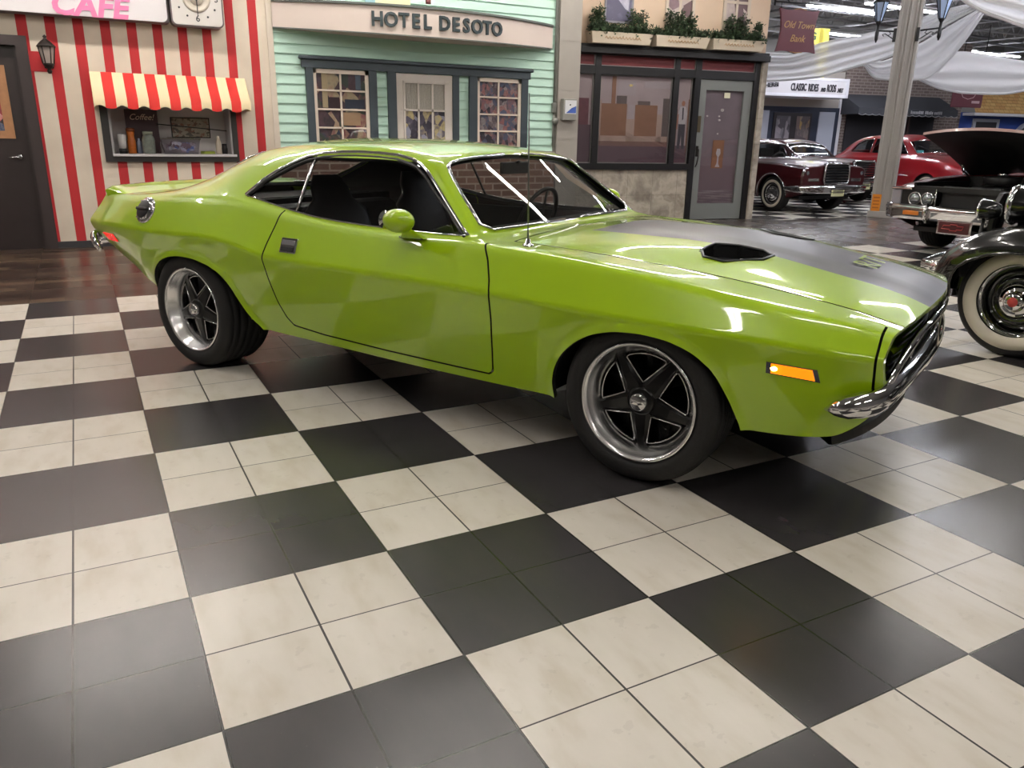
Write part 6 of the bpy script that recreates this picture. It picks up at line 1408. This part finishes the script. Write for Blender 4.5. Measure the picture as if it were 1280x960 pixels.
def chevelle(loc, rotz):
    t = thing('open_hood_car', 'black and dark red muscle car with its hood propped open behind the black vintage car', 'car', loc, rotz)
    DR = mat('deep_red_paint', '#6E0F16', rough=.3, coat=1.)
    K = dict(zt=[(-3.9,.86),(-3.3,.94),(-3.0,1.0),(-2.5,1.22),(-2.2,1.32),(-1.6,1.35),(-1.2,1.32),(-1.05,1.27),(-.55,.98),(-.42,.955),(.3,.92),(.95,.83)],
     wk=[(-3.9,.6),(-3,.6),(-2.4,.58),(-1.2,.60),(-1.05,.61),(-.55,.74),(-.4,.70),(.95,.66)], zk=[(-3.9,.85),(-3.2,.92),(-2.9,.98),(-2.45,1.2),(-2.1,1.28),(-1.6,1.30),(-1.2,1.28),(-1.05,1.23),(-.55,.95),(-.42,.935),(.3,.905),(.95,.82)],
     wb=[(-3.9,.75),(-3,.8),(-.5,.80),(.95,.78)], zb=[(-3.9,.85),(-2.9,.90),(-.5,.93),(.3,.90),(.95,.82)], ws=[(-3.9,.80),(-3,.86),(-.5,.87),(.95,.86)], zs=[(-3.9,.82),(-2.9,.88),(-.5,.915),(.3,.89),(.95,.805)],
     wc=[(-3.9,.86),(-3,.945),(-.5,.95),(.3,.95),(.95,.93)], zc=[(-3.9,.66),(-2,.70),(.3,.70),(.95,.68)], wl=[(-3.9,.76),(-3,.86),(.4,.86),(.95,.84)], zl=[(-3.9,.45),(-3,.27),(.35,.27),(.95,.42)], rk=[(-3.9,.06),(-1.2,.09),(-1,.04),(.95,.05)], rb=[(-3.9,.04),(.95,.03)], rs=.035, rc=.04, warp=nowarp)
    GL_ = [(-2.5, .97), (-2.3, 1.16), (-2.1, 1.24), (-1.3, 1.25), (-1.14, 1.22), (-.68, .955)]
    HC = [(-.40, -.3), (-.40, .68), (1.2, .66), (1.2, -.3)]
    sk, ring = base_car(t, K, -3.9, .95, [DR][0], [arch(0, .38), arch(-2.85, .38)], [GL_], [(-.53, -.3), (-.57, .68), (-1.02, .57), (-1.06, -.3)], [(-2.95, -.3), (-2.9, .48), (-2.5, .48), (-2.45, -.3)], hoodcut=HC, extra=[-.53, -1.05])
    inside(t, -.65, -2.2, .90)
    # engine bay, radiator support, engine
    b = MB(); b.span((-.42, -.66, .50), (.93, .66, .52)); b.span((-.42, -.66, .50), (-.38, .66, .92))
    for sd in (-1, 1): b.span((-.4, sd*.64, .5), (.93, sd*.67, .86))
    bay = part('engine_bay', b, BLACK, t)
    b = MB(); b.span((.80, -.34, .42), (.86, .34, .83), .01); part('radiator', b, mat('radiator_black', '#1C1C1E', rough=.5), bay)
    b = MB(); b.box((.2, 0, .68), (.6, .42, .3), None, .04); b.lathe([(.20, 0), (.21, .02), (.21, .08), (.20, .10), (.0001, .10)], 28, Matrix.Translation((.15, 0, .85))); part('engine', b, mat('engine_dark', '#2A2A2C', rough=.4, metal=.5), bay)
    b = MB(); b.lathe([(.06, 0), (.05, .05), (.02, .06), (.0001, .06)], 16, Matrix.Translation((.15, 0, .95))); part('air_cleaner_cap', b, CHROME, bay)
    # front: black grille panel between lamps, radiator support
    b = MB(); b.span((.90, -.86, .52), (.94, -.37, .79)); b.span((.90, .37, .52), (.94, .86, .79)); b.span((.86, -.66, .76), (.93, .66, .82)); b.span((.86, -.40, .42), (.90, .40, .48)); part('grille', b, BLACK, t)
    b = MB(); b.tube([(.955, -.36, .53), (.955, -.36, .79)], .010, 6); part('grille_frame', b, CHROME, t)
    for sd in (-1, 1):
        for y in (.62, .46): lamp(t, .95, sd*y, .665, .072)
        b = MB(); b.span((.85, sd*.80, .585), (.965, sd*.92, .76), .01); part('corner_lamp', b, mat('corner_lens', '#8E8C94', rough=.2, coat=1.), t)
        b = MB(); b.span((.75, sd*.66, .765), (.985, sd*.93, .80), .012); part('fender_cap', b, CHROME, t)
        b = MB(); b.box((1.105, sd*.56, .50), (.012, .20, .05), None, .01); part('turn_signal', b, mat('amber_dim', '#C8742A', rough=.3), t)
    rows = []
    for y, x, h in ((-.98, .55, .05), (-.985, .82, .085), (-.95, .98, .09), (-.82, 1.05, .09), (-.4, 1.09, .09), (0, 1.10, .09), (.4, 1.09, .09), (.82, 1.05, .09), (.95, .98, .09), (.985, .82, .085), (.98, .55, .05)):
        rows.append([(x-.04, y, .51+h), (x+.01, y, .51+h), (x+.035, y, .51+h*.55), (x+.02, y, .51+h*.1), (x+.01, y, .51-h*.6), (x-.01, y, .51-h), (x-.05, y, .51-h)])
    b = MB(); b.grid(rows, True, True); part('front_bumper', b, CHROME, t)
    for sd in (-1, 1):
        b = MB(); b.tube([(1.10, sd*.36, .62), (1.14, sd*.36, .56), (1.135, sd*.36, .45), (1.09, sd*.36, .40)], [.02, .035, .035, .02], 8, flat=(1, .8)); part('bumper_guard', b, CHROME, t)
    b = MB(); b.span((1.10, -.18, .30), (1.115, .18, .435), .01); q = part('license_plate', b, mat('plate_maroon', '#4A1A1E', rough=.4), t)
    b = MB(); b.tube([Matrix.Translation((1.118, 0, .37)) @ Vector((0, y, z)) for y, z in ((-.12, .02), (-.04, .02), (-.04, .035), (.04, .035), (.04, .02), (.12, .02), (.10, -.02), (.04, -.02), (.04, -.035), (-.04, -.035), (-.04, -.02), (-.14, -.02))], .005, 5, True); part('plate_emblem', b, mat('emblem_red', '#B23A36', rough=.4), q)
    b = MB(); b.span((1.095, -.205, .285), (1.105, .205, .45), .01); part('plate_frame', b, CHROME, t)
    # raised hood
    h = MB(); a = R(23); M = Matrix.Translation((-.42, 0, .955)) @ Matrix.Rotation(-a, 4, 'Y')
    rows = []; rows2 = []
    for x in np.linspace(0, 1.42, 16):
        r = []; r2 = []
        for y in np.linspace(-.67, .67, 17):
            f = .03*(1-(y/.67)**2)+.045*ss((.22-abs(y))/.10)*ss((1.3-x)/.5); xe = x+.07*(1-(abs(y)/.67)**2)*(x/1.42)
            r.append(M @ Vector((xe, y, f-.06*(x/1.42)**3))); r2.append(M @ Vector((xe, y, f-.06*(x/1.42)**3-.035)))
        rows.append(r); rows2.append(r2)
    h.grid(rows, True); h.cur = 1; h.grid(rows2, True); h.cur = 2; h.grid([rows[-1], rows2[-1]], False); h.grid([[r[0] for r in rows], [r[0] for r in rows2]], False); h.grid([[r[-1] for r in rows], [r[-1] for r in rows2]], False)
    part('hood', h, [DR, mat('hood_underside', '#1A1A1C', rough=.6), mat('hood_edge_pale', '#A88A86', rough=.3, coat=1.)], t, fix=False)
    tube_part('hood_hinge', [(-.38, .66, .90), (-.15, .66, 1.0), (-.1, .64, 1.07)], .014, CHROME, t)
    wm = dict(rim=CHROME, tire=RUBBER, center=BLACKGLOSS, cap=CHROME)
    for x in (0, -2.85):
        for sd in (-1, 1): wheel(t, x, sd*.87, .335, sd, .335, .20, .25, 'cover', wm)
    return t

def packard(loc, rotz):
    """origin on the floor under the front axle centre"""
    t = thing('vintage_car', 'black vintage car with whitewall tires and rounded fender at the right edge', 'car', loc, rotz)
    BK_ = mat('black_lacquer', '#060709', rough=.2, coat=1.)
    yw = .76
    for sd in (-1, 1):
        # pontoon front fender: arched shell over the wheel
        f = MB(); rows = []; pth = [(.53, .36), (.535, .46), (.515, .56), (.46, .66), (.36, .745), (.22, .81), (.06, .845), (-.12, .85), (-.32, .80), (-.52, .70), (-.72, .56), (-.92, .42), (-1.10, .33), (-1.35, .30)]
        wd = [.17, .185, .20, .21, .215, .22, .22, .22, .215, .21, .20, .19, .18, .17]
        for i, ((x, z), w_) in enumerate(zip(pth, wd)):
            a = Vector(pth[max(0, i-1)]); b_ = Vector(pth[min(len(pth)-1, i+1)]); tg = (b_-a).normalized(); nx, nz = tg.y, -tg.x
            if nz < 0 and i > 4: nx, nz = -nx, -nz
            if i <= 4: nx, nz = (abs(nx), abs(nz))
            r = []
            for q in np.linspace(-1, 1, 17):
                dd = -(.16)*abs(q)**2.6; r.append((x+nx*dd, sd*(yw-.055+w_*math.sin(q*PI/2)*1.0), z+nz*dd))
            rows.append(r)
        f.grid(rows, True); fo = part('front_fender', f, BK_, t)
        f = MB(); ed = [r[-1] for r in rows]; f.tube(ed, .010, 6); part('fender_bead', f, BK_, fo)
        f = MB(); f.grid([[(x*.9, sd*(yw-.2), z-.05) for x, z in pth[:12]], [(x*.9, sd*(yw-.28), .3) for x, z in pth[:12]]], False); part('inner_fender', f, BLACK, t)
        # headlight on the fender shoulder
        M = Matrix.Translation((.20, sd*.52, .95)) @ Matrix.Rotation(PI/2, 4, 'Y'); h = MB(); h.lathe([(.0001, -.26), (.05, -.24), (.09, -.16), (.112, -.05), (.118, 0)], 28, M, caps=False); ho = part('headlight', h, BK_, t)
        h = MB(); h.lathe([(.118, -.012), (.130, .0), (.124, .022), (.108, .02)], 32, M, caps=False); part('headlight_rim', h, CHROME, ho); h = MB(); h.lathe([(.11, .012), (.08, .03), (.0001, .04)], 28, M); part('headlight_lens', h, MATS['lamp_lens'], ho)
        h = MB(); h.tube([(.14, sd*.52, .85), (.14, sd*.54, .74)], .03, 10); part('headlight_stalk', h, BK_, ho)
        # driving lamp ahead of the fender
        M = Matrix.Translation((.40, sd*.52, .905)) @ Matrix.Rotation(PI/2, 4, 'Y'); h = MB(); h.lathe([(.0001, -.12), (.04, -.11), (.065, -.05), (.07, .0)], 24, M, caps=False); dl = part('driving_lamp', h, BK_, t); h = MB(); h.lathe([(.07, -.005), (.075, .006), (.066, .012)], 24, M, caps=False); part('lamp_rim', h, CHROME, dl); h = MB(); h.tube([(.38, sd*.52, .84), (.40, sd*.50, .66), (.50, sd*.47, .52)], .012, 6); part('lamp_stalk', h, BLACK, dl)
        h = MB(); h.box((-1.75, sd*.78, .33), (1.1, .26, .04), None, .012); part('running_board', h, BLACK, t)
    b = MB(); b.tube([(.44, -.80, .52), (.66, -.68, .52), (.74, -.3, .52), (.76, 0, .52), (.74, .3, .52), (.66, .68, .52), (.44, .80, .52)], .034, 8, flat=(1, .35)); part('front_bumper', b, CHROME, t)
    # hood, cowl, cabin
    b = MB(); rows = []
    for x, w_, zt, zb in ((.42, .26, 1.00, .48), (.36, .29, 1.06, .46), (0, .33, 1.10, .45), (-.6, .44, 1.14, .45), (-1.1, .55, 1.16, .42)):
        rows.append([(x, y*w_, zb+(zt-zb)*(1-abs(y)**3.2)) for y in np.linspace(-1, 1, 19)])
    b.grid(rows, True); b.add(rows[0], [tuple(range(19))]); part('hood', b, BK_, t)
    b = MB(); b.prism([(-.24, .48), (.24, .48), (.26, .9), (.16, 1.0), (-.16, 1.0), (-.26, .9)], 0, .03, Matrix(((0, 0, 1, .42), (1, 0, 0, 0), (0, 1, 0, 0), (0, 0, 0, 1)))); g = part('grille', b, BLACK, t)
    for k in range(9): b = MB(); b.box((.455, -.2+.05*k, .72), (.012, .012, .46)); part('grille_bar', b, CHROME, g)
    b = MB(); rows = []
    for x, w_, zt in ((-1.1, .60, 1.16), (-1.2, .66, 1.22), (-1.45, .68, 1.56), (-1.8, .68, 1.66), (-2.8, .68, 1.66), (-3.3, .64, 1.5), (-3.7, .56, 1.1), (-3.9, .5, .8)):
        rows.append([(x, y*w_*(1-.12*max(0, (zt*(1-abs(y)**4)-1.1))), .36+(zt-.36)*(1-abs(y)**4.5)) for y in np.linspace(-1, 1, 25)])
    b.grid(rows, True); b.add(rows[-1], [tuple(range(25))]); part('cabin_shell', b, BK_, t)
    b = MB(); b.span((-3.7, -.6, .28), (.3, .6, .36)); part('underbody', b, BLACK, t)
    wm = dict(rim=CHROME, tire=RUBBER, center=BK_, cap=CHROME, white=MATS['whitewall_cream'], emblem=mat('emblem_red', ''))
    for x in (0, -3.1):
        for sd in (-1, 1): wheel(t, x, sd*yw, .372, sd, .372, .232, .17, 'steel', wm, white=(.235, .318))
    for sd in (-1, 1):
        f = MB(); rows = []
        for a in np.linspace(-.1, PI+.1, 15): rows.append([(-3.1+.47*math.cos(a), sd*(yw-.03+.17*math.sin(q*PI/2)), .38+.47*math.sin(a)-.09*abs(q)**2.5) for q in np.linspace(-1, 1, 9)])
        f.grid(rows, True); part('rear_fender', f, BK_, t)
    return t
def other_cars():
    MAR = mat('maroon_paint', '#3E0C12', rough=.3, coat=.6); RED = mat('red_paint', '#8A0E18', rough=.3, coat=1.)
    hawk((13.30, 5.15, 0), R(-92), 'maroon classic coupe with upright chrome grille parked beyond the bank corner', MAR)
    hawk((15.95, 6.6, 0), R(-96), 'dark maroon car half hidden between the maroon coupe and the red coupe', mat('dark_maroon_paint', '#3A0C11', rough=.3, coat=.6), 'classic_sedan')
    fifties((18.0, 4.9, 0), R(-98), 'bright red vintage coupe parked behind the grey column', RED)
    chevelle((10.7, -.55, 0), R(186))
    a = R(100); c, s_ = math.cos(a), math.sin(a); wx, wy = 5.66, -3.70
    packard((wx+.765*s_, wy-.765*c, 0), a)
# ------------------------------------------------------------------ world, lights, view
def setup_view():
    w = bpy.data.worlds.new('world'); SC.world = w; w.use_nodes = True
    w.node_tree.nodes['Background'].inputs[0].default_value = (.9, .92, 1, 1); w.node_tree.nodes['Background'].inputs[1].default_value = .12
    SC.view_settings.view_transform = 'Standard'; SC.view_settings.look = 'None'; SC.view_settings.exposure = 0.; SC.view_settings.gamma = 1.
    SC.view_settings.use_curve_mapping = False
make_camera(); setup_view()
b = MB(); b.span((-9, -15.3, -.1), (36.3, 16, 0)); struct(part('floor', b, floor_material()))
cafe(); hotel(); bank(); far_shops(); column(); drapes(); ceiling(); lights()
other_cars()
challenger((1.72816216, -1.32510856, 0), R(-61.27778683))
